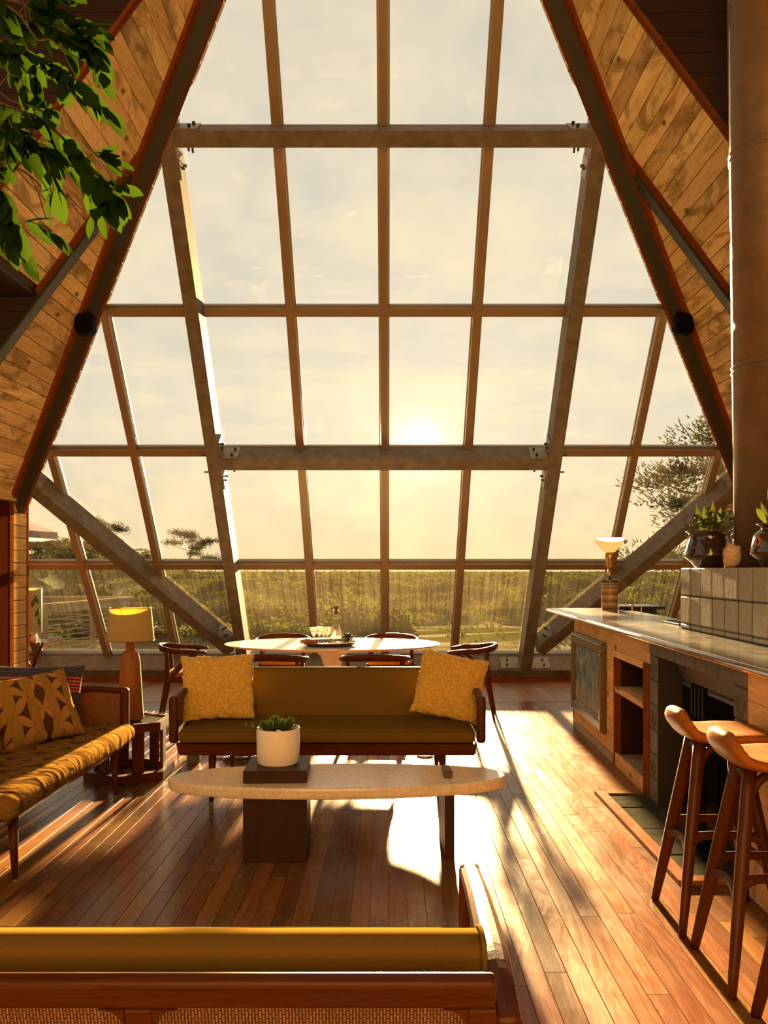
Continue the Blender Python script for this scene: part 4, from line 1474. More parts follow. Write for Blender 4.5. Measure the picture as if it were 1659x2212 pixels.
for lay, (r, z, n) in enumerate(((0.026, 0.026, 5), (0.040, 0.046, 8), (0.0, 0.044, 1), (0.044, 0.072, 8), (0.016, 0.075, 3), (0.024, 0.095, 4))):
    for k in range(n):
        a = 2 * math.pi * k / n + lay
        o = link('dark_berry', bme, None, (TX + 0.185 + r * math.cos(a), TY - 0.03 + r * math.sin(a), TZ2 + 0.004 + z))
        tag(o, 'dark round berry in the glass bowl on the tray', 'fruit', 'dark berries heaped in the glass bowl')
nk = BM()
pts = curve_pts([(-0.09, 0.02, 0.03), (-0.03, 0.0, 0.034), (0.03, -0.01, 0.03), (0.085, -0.03, 0.027)], 12)
tube(nk, pts, lerp_list([0.022, 0.030, 0.031, 0.027, 0.020], len(pts)), 12, 0.85)
tag(obj('rolled_napkin', nk, 'napkin', None, (TX - 0.195, TY - 0.115, TZ + 0.012), smooth=True), 'rolled rust brown napkin on the left rim of the tray', 'napkin')

# ================================================================== BAR COUNTER, FIREPLACE, STOOLS
CO, CR = Vector((1.541, 0, 0)), -math.atan(0.032)      # the counter runs along y, turned 1.8 degrees


def bar_thing(name, label, cat, group=None):
    return thing(name, label, cat, tuple(CO), CR, group)


def bw_(x, y, z):
    """counter coordinates to world"""
    c, s = math.cos(CR), math.sin(CR)
    return Vector((CO.x + x * c - y * s, CO.y + x * s + y * c, z))


top = bar_thing('countertop', 'long polished steel countertop with rounded front edge', 'countertop')
bm = BM()
box(bm, (-0.075, 2.30, 1.048), (0.365, 6.03, 1.085), 0.008, 2)
box(bm, (-0.075, 6.031, 1.048), (0.72, 9.20, 1.085), 0.008, 2)
obj('worktop', bm, 'steel_top', top)
obj('front_nosing', tube(BM(), [(-0.076, 2.30, 1.066), (-0.076, 9.20, 1.066)], 0.0175, 12), 'steel_top', top, smooth=True)

# --- wooden cabinet with picture and open niche
cb_ = bar_thing('bar_cabinet', 'pine board bar cabinet with an open shelf niche under the counter', 'cabinet')
Y_A, Y_N0, Y_N1, Y_B = 5.475, 5.60, 6.415, 8.08
zs = [0.07, 0.23, 0.39, 0.55, 0.71, 0.87, 1.045]
for a, b in zip(zs, zs[1:]):
    obj('plank', box(BM(), (0.0, Y_N1 + 0.03, a + 0.001), (0.025, Y_B - 0.03, b - 0.001), 0.0015, 1), 'wall_pine', cb_)
obj('plank', box(BM(), (0.0, Y_A, 0.885), (0.025, Y_N1 + 0.03, 1.045), 0.002, 1), 'wall_pine', cb_)
obj('niche_lintel', box(BM(), (-0.006, Y_A + 0.13, 0.835), (0.03, Y_N1 + 0.03, 0.884), 0.002, 1), 'wall_pine', cb_)
obj('niche_post', box(BM(), (-0.008, Y_A + 0.012, 0.0), (0.06, Y_A + 0.125, 0.883), 0.003, 1), 'red_trim', cb_)
obj('niche_post', box(BM(), (-0.004, Y_N1 - 0.0, 0.0), (0.05, Y_N1 + 0.029, 0.834), 0.003, 1), 'red_trim', cb_)
obj('corner_post', box(BM(), (-0.006, Y_B - 0.03, 0.0), (0.10, Y_B, 1.045), 0.004, 1), 'red_trim', cb_)
obj('kickboard', box(BM(), (-0.012, Y_N1 + 0.03, 0.0), (0.024, Y_B - 0.03, 0.068), 0.002, 1), 'grey_wood', cb_)
obj('shelf', box(BM(), (0.0, Y_N1, 0.565), (0.45, Y_A + 0.126, 0.607), 0.002, 1), 'wall_pine', cb_)
obj('bottom_rail', box(BM(), (0.0, Y_N1, 0.0), (0.022, Y_A + 0.126, 0.098), 0.002, 1), 'wall_pine', cb_)
obj('niche_floor', box(BM(), (0.023, Y_N1, 0.0), (0.45, Y_A + 0.126, 0.085)), 'grey_wood', cb_)
obj('niche_back', box(BM(), (0.45, Y_A, 0.0), (0.475, Y_N1 + 0.03, 1.04)), 'rosewood', cb_)
obj('niche_side', box(BM(), (0.061, Y_A + 0.02, 0.0), (0.449, Y_A + 0.05, 1.04)), 'rosewood', cb_)
obj('niche_side', box(BM(), (0.051, Y_N1 + 0.002, 0.0), (0.449, Y_N1 + 0.029, 1.04)), 'rosewood', cb_)
obj('cabinet_body', box(BM(), (0.026, Y_N1 + 0.031, 0.0), (0.60, Y_B - 0.031, 1.047)), 'rosewood', cb_)
# items in the niche
v_ = thing('white_vase', 'slim white candlestick on the upper niche shelf', 'candlestick', tuple(bw_(0.10, 5.66 + 0.08, 0.6075)))
obj('base', lathe(BM(), [(0, 0), (0.05, 0), (0.05, 0.008), (0.018, 0.02), (0.014, 0.05), (0.0, 0.05)], 24), 'ceramic_white', v_, smooth=True)
obj('stem', lathe(BM(), [(0.014, 0.05), (0.022, 0.12), (0.016, 0.24), (0, 0.24)], 20), 'ceramic_white', v_, smooth=True)
v_ = thing('dark_bowl_stack', 'dark turned vessel on the niche floor', 'vessel', tuple(bw_(0.12, 5.66 + 0.10, 0.0855)))
obj('vessel_body', lathe(BM(), [(0, 0), (0.06, 0), (0.075, 0.02), (0.07, 0.05), (0.045, 0.07), (0.03, 0.11), (0.045, 0.15), (0.04, 0.155), (0, 0.10)], 24), 'glaze', v_, smooth=True)
obj('foot_ring', lathe(BM(), [(0.05, 0), (0.08, 0), (0.08, 0.012), (0.05, 0.012)], 24), 'glaze', v_, smooth=True)
# framed relief picture
pc = bar_thing('framed_picture', 'ornate gilt framed blue relief painting hung on the bar cabinet', 'picture')
pa, pb_, z0, z1 = 6.70, 7.97, 0.195, 0.905
fw = 0.085
bm = BM()
for i in range(28):
    pass
n1, n2 = 40, 24
gv = [[None] * (n2 + 1) for _ in range(n1 + 1)]
for i in range(n1 + 1):
    for j in range(n2 + 1):
        y = pa + fw + (pb_ - pa - 2 * fw) * i / n1
        z = z0 + fw + (z1 - z0 - 2 * fw) * j / n2
        h = 0.012 * noise.noise(Vector((y * 7, z * 7, 2.0))) + 0.008 * noise.noise(Vector((y * 19, z * 19, 5.0)))
        gv[i][j] = bm.verts.new((-0.020 - h, y, z))
for i in range(n1):
    for j in range(n2):
        bm.faces.new((gv[i][j], gv[i + 1][j], gv[i + 1][j + 1], gv[i][j + 1]))
obj('canvas', bm, 'painting_relief', pc, smooth=True)
bm = BM()
for lo, hi in (((pa, z0), (pb_, z0 + fw)), ((pa, z1 - fw), (pb_, z1)), ((pa, z0 + fw), (pa + fw, z1 - fw)), ((pb_ - fw, z0 + fw), (pb_, z1 - fw))):
    box(bm, (-0.05, lo[0], lo[1]), (-0.0005, hi[0], hi[1]), 0.012, 2)
    box(bm, (-0.036, lo[0] - 0.012, lo[1] - 0.012), (-0.0006, hi[0] + 0.012, hi[1] + 0.012), 0.006, 1)
obj('frame', bm, 'pewter', pc)
bead = BM()
for k in range(64):
    z = z0 + (z1 - z0) * (k + 0.5) / 64
    for yy in (pa + 0.006,):
        box(bead, (-0.056, yy - 0.006, z - 0.004), (-0.046, yy + 0.006, z + 0.004))
bo = obj('beading', bead, 'brass', pc)

# --- fireplace of dark concrete blocks with raised chimney breast
fp = bar_thing('fireplace', 'grey block fireplace under the counter with chimney breast above it', 'fireplace')
FY0, FY1 = 3.858, 5.470             # outer limits of the surround
nb = 9
bwid = (FY1 - FY0) / nb


def block(lo, hi, mat):
    return obj('block', box(BM(), lo, hi, 0.007, 1), mat, fp)


G = 0.005
for k in range(nb):                  # lintel course under the worktop
    y0 = FY0 + k * bwid
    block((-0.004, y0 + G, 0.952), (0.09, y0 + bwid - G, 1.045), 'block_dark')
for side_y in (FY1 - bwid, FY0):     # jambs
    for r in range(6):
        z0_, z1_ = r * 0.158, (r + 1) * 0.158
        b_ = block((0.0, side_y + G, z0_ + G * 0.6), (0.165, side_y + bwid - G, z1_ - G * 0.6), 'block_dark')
        if r % 2 == 1:               # raised scroll ornament on alternate blocks
            sc_ = BM()
            cy, cz = side_y + bwid / 2, (z0_ + z1_) / 2
            for s in (-1, 1):
                for kk in range(3):
                    tube(sc_, [(-0.002, cy + s * (0.012 + 0.02 * kk) + s * 0.010 * math.cos(a_ * 0.5), cz - 0.05 + 0.028 * kk + 0.026 * math.sin(a_ * 0.5) * (1 if kk % 2 else 0.7)) for a_ in range(0, 13)], 0.0032, 5)
            tube(sc_, [(-0.002, cy, cz - 0.055), (-0.002, cy, cz + 0.055)], 0.004, 5)
            obj('scroll_relief', sc_, 'block_dark', b_)
obj('mortar_core', box(BM(), (0.006, FY0 + 0.004, 0.955), (0.36, FY1 - 0.004, 1.043)), 'mortar', fp)
for side_y in (FY1 - bwid, FY0):
    obj('mortar_core', box(BM(), (0.006, side_y + 0.004, 0.0), (0.160, side_y + bwid - 0.004, 0.95)), 'mortar', fp)
bm = BM()
box(bm, (0.62, FY0, 0.0), (0.66, FY1, 0.96))
box(bm, (0.166, FY1 - 0.06, 0.0), (0.62, FY1, 0.96))
box(bm, (0.166, FY0, 0.0), (0.62, FY0 + 0.06, 0.96))
obj('firebox', bm, 'soot', fp)
bm = BM()
hexa(bm, [(0.17, FY0 + bwid, 0.80), (0.20, FY0 + bwid, 0.80), (0.20, FY1 - bwid, 0.80), (0.17, FY1 - bwid, 0.80), (0.10, FY0 + bwid, 0.951), (0.13, FY0 + bwid, 0.951), (0.13, FY1 - bwid, 0.951), (0.10, FY1 - bwid, 0.951)])
obj('smoke_hood', bm, 'hood', fp)
obj('hood_lip', box(BM(), (0.155, FY0 + bwid, 0.775), (0.175, FY1 - bwid, 0.80), 0.003, 1), 'hood', fp)
# chimney breast above the worktop
CY0, CY1, CXF = 4.53, 6.02, 0.372
cols = 7
cw = (CY1 - CY0) / cols
for r, (za, zb) in enumerate(((1.086, 1.124), (1.124, 1.320), (1.320, 1.517))):
    for k in range(cols):
        y0 = CY0 + k * cw
        j = random.uniform(-0.0025, 0.0025)
        block((CXF + j, y0 + 0.009, za + G * 0.9), (CXF + 0.10, y0 + cw - 0.009, zb - G * (0.2 if r == 2 else 0.9)), 'block')
    for k in range(3):
        x0 = CXF + 0.105 + k * 0.20
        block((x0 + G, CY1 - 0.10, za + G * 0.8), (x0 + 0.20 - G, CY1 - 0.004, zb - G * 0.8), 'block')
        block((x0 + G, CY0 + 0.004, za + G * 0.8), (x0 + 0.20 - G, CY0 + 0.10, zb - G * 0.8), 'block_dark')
obj('mortar_core', box(BM(), (CXF + 0.008, CY0 + 0.008, 1.086), (1.08, CY1 - 0.008, 1.508)), 'mortar', fp)
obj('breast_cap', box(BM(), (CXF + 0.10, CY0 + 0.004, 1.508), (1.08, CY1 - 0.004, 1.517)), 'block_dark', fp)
obj('chimney_core', box(BM(), (0.38, CY0, 0.97), (1.08, CY1, 1.085)), 'mortar', fp)

# stove pipe
pp = thing('stove_pipe', 'thick rusty steel stove pipe rising from the chimney breast', 'pipe', (2.515, 5.40, 1.517))
pp.rotation_euler = (0, R(-0.75), 0)
obj('pipe_body', lathe(BM(), [(0, 0), (0.250, 0), (0.250, 7.3), (0, 7.3)], 64), 'pipe_steel', pp, smooth=False)
for o in pp.children:
    for p in o.data.polygons:
        p.use_smooth = abs(p.normal.z) < 0.5
for z in (1.275, 1.31, 2.66, 2.70, 5.2):
    obj('seam_ring', lathe(BM(), [(0.249, z - 0.010), (0.256, z - 0.006), (0.257, z), (0.256, z + 0.006), (0.249, z + 0.010)], 64), 'pipe_steel', pp, smooth=True)
obj('damper_rod', tube(BM(), [(-0.05, -0.24, 2.02), (-0.05, -0.36, 2.02)], 0.012, 10), 'rust', pp)

# wooden unit on the near side of the fireplace
nu = bar_thing('bar_panel_cabinet', 'pine board bar front right of the fireplace behind the stools', 'cabinet')
zs = [0.0, 0.19, 0.37, 0.55, 0.73, 0.90, 1.045]
for a, b in zip(zs, zs[1:]):
    obj('plank', box(BM(), (0.0, 2.36, a + 0.001), (0.025, FY0 - 0.004, b - 0.001), 0.0015, 1), 'wall_pine', nu)
obj('cabinet_body', box(BM(), (0.026, 2.36, 0.0), (0.60, FY0 - 0.004, 1.045)), 'rosewood', nu)

# hearth of slate slabs set in the floor
he = thing('hearth', 'slate slab hearth with a wooden border in front of the fireplace', 'hearth', (0, 0, 0))
ys = [4.05, 4.36, 4.80, 5.23, 5.53]
for a, b in zip(ys, ys[1:]):
    j = random.uniform(0, 0.003)
    obj('slab', box(BM(), (1.462, a + 0.006, 0.0), (1.715 if a > 5.1 else 1.86, b - 0.006, 0.011 + j), 0.004, 1), 'slate', he)
obj('bed', box(BM(), (1.45, 4.05, 0.0), (1.69, 5.53, 0.006)), 'mortar', he)
bd = BM()
hexa(bd, [(1.385, 3.97, 0.0), (1.458, 4.045, 0.0), (1.458, 5.535, 0.0), (1.385, 5.60, 0.0), (1.389, 3.977, 0.020), (1.458, 4.045, 0.020), (1.458, 5.535, 0.020), (1.389, 5.593, 0.020)])
obj('border_strip', bd, 'floor_oak', he)
bd = BM()
hexa(bd, [(1.385, 3.97, 0.0), (1.66, 3.97, 0.0), (1.66, 4.045, 0.0), (1.458, 4.045, 0.0), (1.389, 3.974, 0.020), (1.66, 3.974, 0.020), (1.66, 4.045, 0.020), (1.458, 4.045, 0.020)])
obj('border_strip', bd, 'floor_oak', he)
bd = BM()
hexa(bd, [(1.385, 5.60, 0.0), (1.458, 5.535, 0.0), (1.70, 5.535, 0.0), (1.70, 5.60, 0.0), (1.389, 5.596, 0.020), (1.458, 5.535, 0.020), (1.70, 5.535, 0.020), (1.70, 5.596, 0.020)])
obj('border_strip', bd, 'floor_oak', he)

# fire irons
fi = thing('fire_tool_stand', 'black iron fire tool stand on the hearth', 'fire tools', (1.70, 4.42, 0.0125), R(-2))
obj('base', box(BM(), (-0.09, -0.16, 0.0), (0.09, 0.16, 0.014), 0.004, 1), 'black_metal', fi)
bm = BM()
for y in (-0.14, 0.14):
    tube(bm, [(0, y, 0.014), (0, y, 0.735)], 0.009, 8)
tube(bm, [(0, -0.14, 0.735), (0, 0.14, 0.735)], 0.010, 8)
box(bm, (-0.03, -0.15, 0.722), (0.025, 0.15, 0.737), 0.003, 1)
obj('frame', bm, 'black_metal', fi)
for k, nm in enumerate(('poker', 'shovel', 'brush', 'tongs')):
    y = -0.085 + 0.057 * k
    tool = thing(nm if nm != 'tongs' else 'fire_tongs', 'black iron fireplace %s hanging in the stand, %s handle from the left' % (nm, ('rightmost', 'third', 'second', 'first')[k]), 'fire tool', (1.70, 4.42, 0.0125), R(-2), 'tools on the fire stand')
    obj('handle', box(BM(), (-0.062, y - 0.015, 0.70), (-0.036, y + 0.015, 0.875), 0.004, 1), 'black_metal', tool)
    bm = tube(BM(), [(-0.049, y, 0.70), (-0.049, y, 0.10)], 0.006, 8)
    obj('shaft', bm, 'black_metal', tool)
    if nm == 'shovel':
        obj('blade', box(BM(), (-0.053, y - 0.025, 0.05), (-0.045, y + 0.025, 0.16), 0.003, 1), 'black_metal', tool)
    elif nm == 'brush':
        obj('bristles', lathe(BM(), [(0, 0.05), (0.026, 0.05), (0.018, 0.15), (0, 0.16)], 12, (-0.049, y, 0)), 'black_metal', tool)
    else:
        obj('tip', tube(BM(), [(-0.049, y, 0.10), (-0.039, y + 0.01, 0.07), (-0.044, y, 0.05)], 0.006, 8), 'black_metal', tool)

# ---------------------------------------------------------------- things on the counter and chimney breast
lp = thing('counter_lamp', 'brass lamp with milk glass bowl on a banded ceramic base, on the counter', 'lamp', (2.315, 8.70, 1.0855))
obj('ceramic_base', lathe(BM(), [(0, 0), (0.080, 0), (0.083, 0.006), (0.083, 0.285), (0.080, 0.290), (0, 0.290)], 40), 'banded_ceramic', lp, smooth=True)
obj('base_cap', lathe(BM(), [(0, 0.290), (0.088, 0.290), (0.089, 0.296), (0.088, 0.312), (0.0, 0.314)], 40), 'black_gloss', lp)
obj('stem', tube(BM(), [(0, 0, 0.313), (0, 0, 0.44)], 0.018, 16), 'brass', lp, smooth=True)
obj('socket', lathe(BM(), [(0, 0.425), (0.024, 0.428), (0.028, 0.445), (0.040, 0.462), (0.042, 0.53), (0.049, 0.545), (0.049, 0.597), (0.044, 0.602), (0, 0.602)], 28), 'brass', lp, smooth=True)
obj('switch', tube(BM(), [(0.04, 0, 0.485), (0.062, 0, 0.483)], [0.004, 0.006], 8), 'black_gloss', lp)
bm = BM()
prof = [(0.046, 0.602), (0.060, 0.612), (0.090, 0.640), (0.118, 0.675), (0.140, 0.712), (0.158, 0.752)]
lathe(bm, prof, 48)
obj('glass_bowl', bm, 'milk_glass', lp, smooth=True)

kc = thing('kitchen_range', 'black kitchen cabinet with an overhanging top behind the counter lamp', 'cabinet', (2.70, 9.02, 0))
obj('body', box(BM(), (-0.24, -0.22, 0.0), (0.14, 0.26, 1.09), 0.006, 1), 'black_gloss', kc)
obj('top_slab', box(BM(), (-0.27, -0.26, 1.0905), (0.22, 0.30, 1.122), 0.008, 2), 'black_gloss', kc)
tp = thing('brass_tap', 'small brass knob tap behind the counter, left of the black cabinet edge', 'tap', (2.44, 8.33, 1.0855))
obj('stem', tube(BM(), [(0, 0, 0), (0, 0, 0.050)], 0.006, 10), 'brass', tp)
obj('knob', lathe(BM(), [(0, 0.045), (0.014, 0.048), (0.020, 0.058), (0.018, 0.070), (0, 0.074)], 16), 'brass', tp, smooth=True)
tag(obj('tap_rod', tube(BM(), [(0, 0, 0), (0, 0, 0.07)], 0.006, 10), 'brass', None, (2.515, 8.27, 1.0855)), 'thin upright brass rod beside the knob tap', 'tap')
gr = thing('iron_grate', 'black iron cooking grate lying on the counter by the chimney blocks', 'grate', tuple(bw_(0.58, 6.50, 1.0855)), CR)
bm = BM()
for k in range(6):
    tube(bm, [(-0.13, -0.2 + 0.08 * k, 0.012), (0.13, -0.2 + 0.08 * k, 0.012)], 0.006, 6)
obj('bars', bm, 'black_metal', gr)
bm = BM()
for xx in (-0.13, 0.0, 0.13):
    tube(bm, [(xx, -0.22, 0.008), (xx, 0.22, 0.008)], 0.007, 6)
obj('frame', bm, 'black_metal', gr)

ZC = 1.5175
pl = thing('glazed_planter', 'wide dark glazed planter with snake plant and ivy on the chimney breast', 'plant', (2.215, 5.74, ZC))
obj('pot', lathe(BM(), [(0, 0), (0.095, 0.0), (0.10, 0.012), (0.13, 0.045), (0.166, 0.075), (0.166, 0.090), (0.140, 0.185), (0.128, 0.212), (0.142, 0.238), (0.156, 0.246), (0.154, 0.254), (0.125, 0.236), (0.115, 0.215), (0, 0.21)], 44), 'glaze', pl, smooth=True)
for a in (-150, -75, 0, 75):
    bm = BM()
    for r in (0.052, 0.036, 0.016):
        pts = []
        for k in range(19):
            an = R(-20 + 220 * k / 18)
            zz = 0.125 + r * 0.75 * math.sin(an)
            rr = 0.1555 - (zz - 0.09) * 0.275 + 0.0015
            th = R(a) + r * math.cos(an) / 0.15
            pts.append((rr * math.cos(th), rr * math.sin(th), zz))
        tube(bm, pts, 0.005 if r > 0.02 else 0.010, 6, 1.0)
    obj('scroll_motif', bm, 'rust', pl, smooth=True)
obj('soil', lathe(BM(), [(0.118, 0.222), (0, 0.226)], 20), 'soil', pl)


def blade_leaf(parent, base, top_, width, twist=0.4, mat='snake_leaf'):
    base, top_ = Vector(base), Vector(top_)
    bm = BM()
    rows = []
    d = top_ - base
    side = d.cross(Vector((0.3, 1, 0.1))).normalized()
    nrm = side.cross(d).normalized()
    n = 9
    for i in range(n + 1):
        t = i / n
        wv = width / 2 * (0.55 + 0.9 * t - 0.2 * t * t) * (1 - max(0, (t - 0.62) / 0.38) ** 1.8)
        s = side * math.cos(twist * t * 2) + nrm * math.sin(twist * t * 2)
        m = s.cross(d).normalized()
        c = base + d * t + nrm * 0.04 * math.sin(t * 3.0) * d.length
        if i == n:
            rows.append([bm.verts.new(c)])
        else:
            rows.append([bm.verts.new(c - s * wv), bm.verts.new(c + m * wv * 0.35), bm.verts.new(c + s * wv)])
    for a, b in zip(rows, rows[1:]):
        if len(b) == 1:
            bm.faces.new((a[0], a[1], b[0]))
            bm.faces.new((a[1], a[2], b[0]))
        else:
            bm.faces.new((a[0], a[1], b[1], b[0]))
            bm.faces.new((a[1], a[2], b[2], b[1]))
    return obj('blade_leaf', bm, mat, parent, smooth=True)


for b0, t0, wv, tw in (((-0.045, -0.02, 0.22), (-0.105, -0.03, 0.445), 0.055, 0.7), ((-0.005, -0.04, 0.22), (0.005, -0.05, 0.405), 0.062, 0.2), ((0.02, 0.02, 0.22), (0.035, 0.02, 0.465), 0.040, 0.5),
                       ((0.05, 0.0, 0.22), (0.075, -0.01, 0.415), 0.040, 0.3), ((0.0, 0.05, 0.22), (-0.01, 0.07, 0.43), 0.045, 0.4)):
    blade_leaf(pl, b0, t0, wv, tw)
bm = BM()
ivy = []
for k in range(7):
    an = R(90 * k / 7 * 4 + 20)
    r = 0.5
for k in range(10):
    an = 2 * math.pi * k / 10
    r = (0.026, 0.013)[k % 2]
    ivy.append((r * math.cos(an), 0.022 + r * math.sin(an) * 1.1, 0.004 * math.sin(2 * an)))
prism(bm, ivy, (0, 0, 0.0008))
ivy_me = mesh_of('ivy_leaf', bm)
ivy_me.materials.append(MATS['ivy'])
random.seed(9)
for k in range(95):
    an = random.uniform(0, 6.28)
    rr = random.uniform(0.05, 0.185)
    h = 0.27 + 0.09 * random.random() - max(0, rr - 0.14) * 1.6
    if math.cos(an) > 0.2:
        h += 0.05 * random.random()
    if rr > 0.165:
        h -= random.random() * 0.06
    o = link('leaf', ivy_me, pl, (rr * math.cos(an), rr * math.sin(an), h))
    o.rotation_euler = (random.uniform(-1.2, 1.2), random.uniform(-1.0, 1.0), random.uniform(0, 6.28))
    f = random.uniform(0.6, 1.15)
    o.scale = (f, f, f)
bm = BM()
for k in range(9):
    an = k * 0.7
    tube(bm, [(0.04 * math.cos(an), 0.04 * math.sin(an), 0.22), (0.11 * math.cos(an), 0.11 * math.sin(an), 0.29), (0.165 * math.cos(an), 0.165 * math.sin(an), 0.26)], 0.002, 5)
obj('ivy_stems', bm, 'ivy', pl)

rk = BM()
bmesh.ops.create_icosphere(rk, subdivisions=4, radius=1.0)
for v in rk.verts:
    n = v.co.normalized()
    d = 1 + 0.22 * noise.noise(n * 1.6 + Vector((3, 1, 2))) + 0.10 * noise.noise(n * 4.5) + 0.05 * noise.noise(n * 11)
    v.co = Vector((n.x * 0.056, n.y * 0.045, n.z * 0.078)) * d
zmin = min(v.co.z for v in rk.verts)
tag(obj('rough_stone', rk, 'rock', None, (2.135, 5.17, ZC - zmin - 0.002), (0, R(10), R(20)), smooth=True), 'rough tan stone leaning by the stove pipe on the chimney breast', 'stone')

vs2 = thing('glazed_vase', 'dark glazed vase with snake plant at the right edge of the chimney breast', 'plant', (2.185, 4.735, ZC))
obj('vase_body', lathe(BM(), [(0, 0), (0.055, 0.0), (0.06, 0.01), (0.075, 0.035), (0.118, 0.078), (0.119, 0.088), (0.098, 0.185), (0.080, 0.205), (0.058, 0.215), (0.062, 0.230), (0.085, 0.242), (0.084, 0.248), (0.056, 0.236), (0.05, 0.218), (0, 0.21)], 40), 'glaze', vs2, smooth=True)
for a in (-160, -100, -40):
    bm = BM()
    th0 = R(a)
    pts = [((0.1045 + 0.002) * math.cos(th0 + 0.16 * math.cos(R(20 * k))), (0.1045 + 0.002) * math.sin(th0 + 0.16 * math.cos(R(20 * k))), 0.145 + 0.022 * math.sin(R(20 * k))) for k in range(19)]
    tube(bm, pts, 0.009, 6)
    obj('spot_motif', bm, 'rust', vs2, smooth=True)
for b0, t0, wv, tw in (((0.0, 0, 0.22), (-0.10, -0.02, 0.335), 0.040, 0.2), ((-0.005, 0.01, 0.22), (-0.062, 0.01, 0.375), 0.030, 0.5), ((0.01, 0.0, 0.22), (-0.012, -0.02, 0.52), 0.052, 0.3), ((0.02, 0.01, 0.22), (0.06, 0.0, 0.42), 0.045, 0.3), ((0.03, -0.01, 0.22), (0.11, -0.02, 0.36), 0.040, 0.3)):
    blade_leaf(vs2, b0, t0, wv, tw)


# ---------------------------------------------------------------- bar stools
def make_stool(label, y, x=1.415):
    t = thing('bar_stool', label, 'stool', (x, y, 0), R(-1.8), 'leather bar stools along the counter')
    # legs splay strongly, local +x faces the counter
    tops = {}
    for sx in (-1, 1):
        for sy in (-1, 1):
            p1 = Vector((sx * 0.085, sy * 0.050, 0.775))
            p0 = Vector((sx * 0.205, sy * 0.195, 0.0))
            dd = (p1 - p0).normalized()
            u_ = Vector((0, 1, 0)).cross(dd).normalized()
            v_2 = dd.cross(u_)
            bm = BM()
            n = 10
            pts = [p0 + (p1 - p0) * (k / n) for k in range(n + 1)]
            rad = lerp_list([0.016, 0.021, 0.024, 0.025, 0.026], n + 1)
            tube(bm, pts, rad, 12, 1.15)
            obj('leg', bm, 'teak_z', t, smooth=True)
            tops[(sx, sy)] = (p0, p1)

    def at(sx, sy, z):
        p0, p1 = tops[(sx, sy)]
        return p0 + (p1 - p0) * (z / 0.775)
    for sy in (-1, 1):          # arched head pieces and side stretchers, front to back
        a, b = at(-1, sy, 0.745), at(1, sy, 0.745)
        bm = BM()
        tube(bm, curve_pts([at(-1, sy, 0.64), at(-1, sy, 0.72) + Vector((0.03, 0, 0)), (a + b) / 2 + Vector((0, 0, 0.01)), at(1, sy, 0.72) - Vector((0.03, 0, 0)), at(1, sy, 0.64)], 20), 0.017, 10)
        obj('head_rail', bm, 'teak', t, smooth=True)
        obj('stretcher', tube(BM(), curve_pts([at(-1, sy, 0.375), at(-1, sy, 0.392) + Vector((0.05, 0, 0)), (at(-1, sy, 0.395) + at(1, sy, 0.395)) / 2, at(1, sy, 0.392) - Vector((0.05, 0, 0)), at(1, sy, 0.375)], 16),
                              lerp_list([0.026, 0.016, 0.0145, 0.016, 0.026], 17), 10, 1.1), 'teak', t, smooth=True)
    for sx, z in ((-1, 0.325), (1, 0.265)):
        a, b = at(sx, -1, z), at(sx, 1, z)
        obj('footrest', tube(BM(), curve_pts([a, (a + b) / 2 + Vector((sx * -0.012, 0, 0.025)), b], 14), lerp_list([0.020, 0.015, 0.020], 15), 10, 1.2), 'teak_y', t, smooth=True)
        obj('head_block', tube(BM(), curve_pts([at(sx, -1, 0.66), at(sx, -1, 0.735) + Vector((0, 0.02, 0)), (at(sx, -1, 0.75) + at(sx, 1, 0.75)) / 2, at(sx, 1, 0.735) - Vector((0, 0.02, 0)), at(sx, 1, 0.66)], 16), 0.018, 10), 'teak_y', t, smooth=True)
    # moulded leather seat: a swept slab that turns up into a rolled low back on the room side
    bm = BM()
    prof = curve_pts([(-0.165, 0, 0.892), (-0.161, 0, 0.862), (-0.142, 0, 0.830), (-0.100, 0, 0.811), (-0.03, 0, 0.803), (0.06, 0, 0.806), (0.150, 0, 0.806), (0.205, 0, 0.792), (0.222, 0, 0.775)], 40)
    n = len(prof)
    wid = lerp_list([0.115, 0.155, 0.174, 0.188, 0.197, 0.200, 0.190, 0.160, 0.105], n)
    thk = lerp_list([0.021, 0.027, 0.027, 0.025, 0.024, 0.024, 0.024, 0.022, 0.012], n)
    rings = []
    m_ = 28
    for i, p in enumerate(prof):
        d = (prof[min(i + 1, n - 1)] - prof[max(i - 1, 0)]).normalized()
        nn = Vector((-d.z, 0, d.x))
        ring = []
        for k in range(m_):
            a = 2 * math.pi * k / m_
            c, s = math.cos(a), math.sin(a)
            yy = wid[i] * abs(c) ** 0.55 * (1 if c >= 0 else -1)
            hh = thk[i] * abs(s) ** 0.8 * (1 if s >= 0 else -1)
            dish = -0.012 * (1 - (yy / 0.2) ** 2) if 10 < i < n - 8 else 0.0
            ring.append(bm.verts.new(p + Vector((0, yy, dish)) + nn * hh))
        rings.append(ring)
    for a, c in zip(rings, rings[1:]):
        for k in range(m_):
            bm.faces.new((a[k], a[(k + 1) % m_], c[(k + 1) % m_], c[k]))
    for ring, e_ in ((rings[0], Vector((0.001, 0, 0.016))), (rings[-1], Vector((0.006, 0, -0.006)))):
        cc = sum((v.co for v in ring), Vector()) / m_
        mid = [bm.verts.new(cc + (v.co - cc) * 0.72 + e_ * 0.75) for v in ring]
        top_v = [bm.verts.new(cc + (v.co - cc) * 0.35 + e_) for v in ring]
        for k in range(m_):
            bm.faces.new((ring[k], ring[(k + 1) % m_], mid[(k + 1) % m_], mid[k]))
            bm.faces.new((mid[k], mid[(k + 1) % m_], top_v[(k + 1) % m_], top_v[k]))
        bm.faces.new(top_v)
    so_ = obj('seat', bm, 'leather', t, smooth=True)
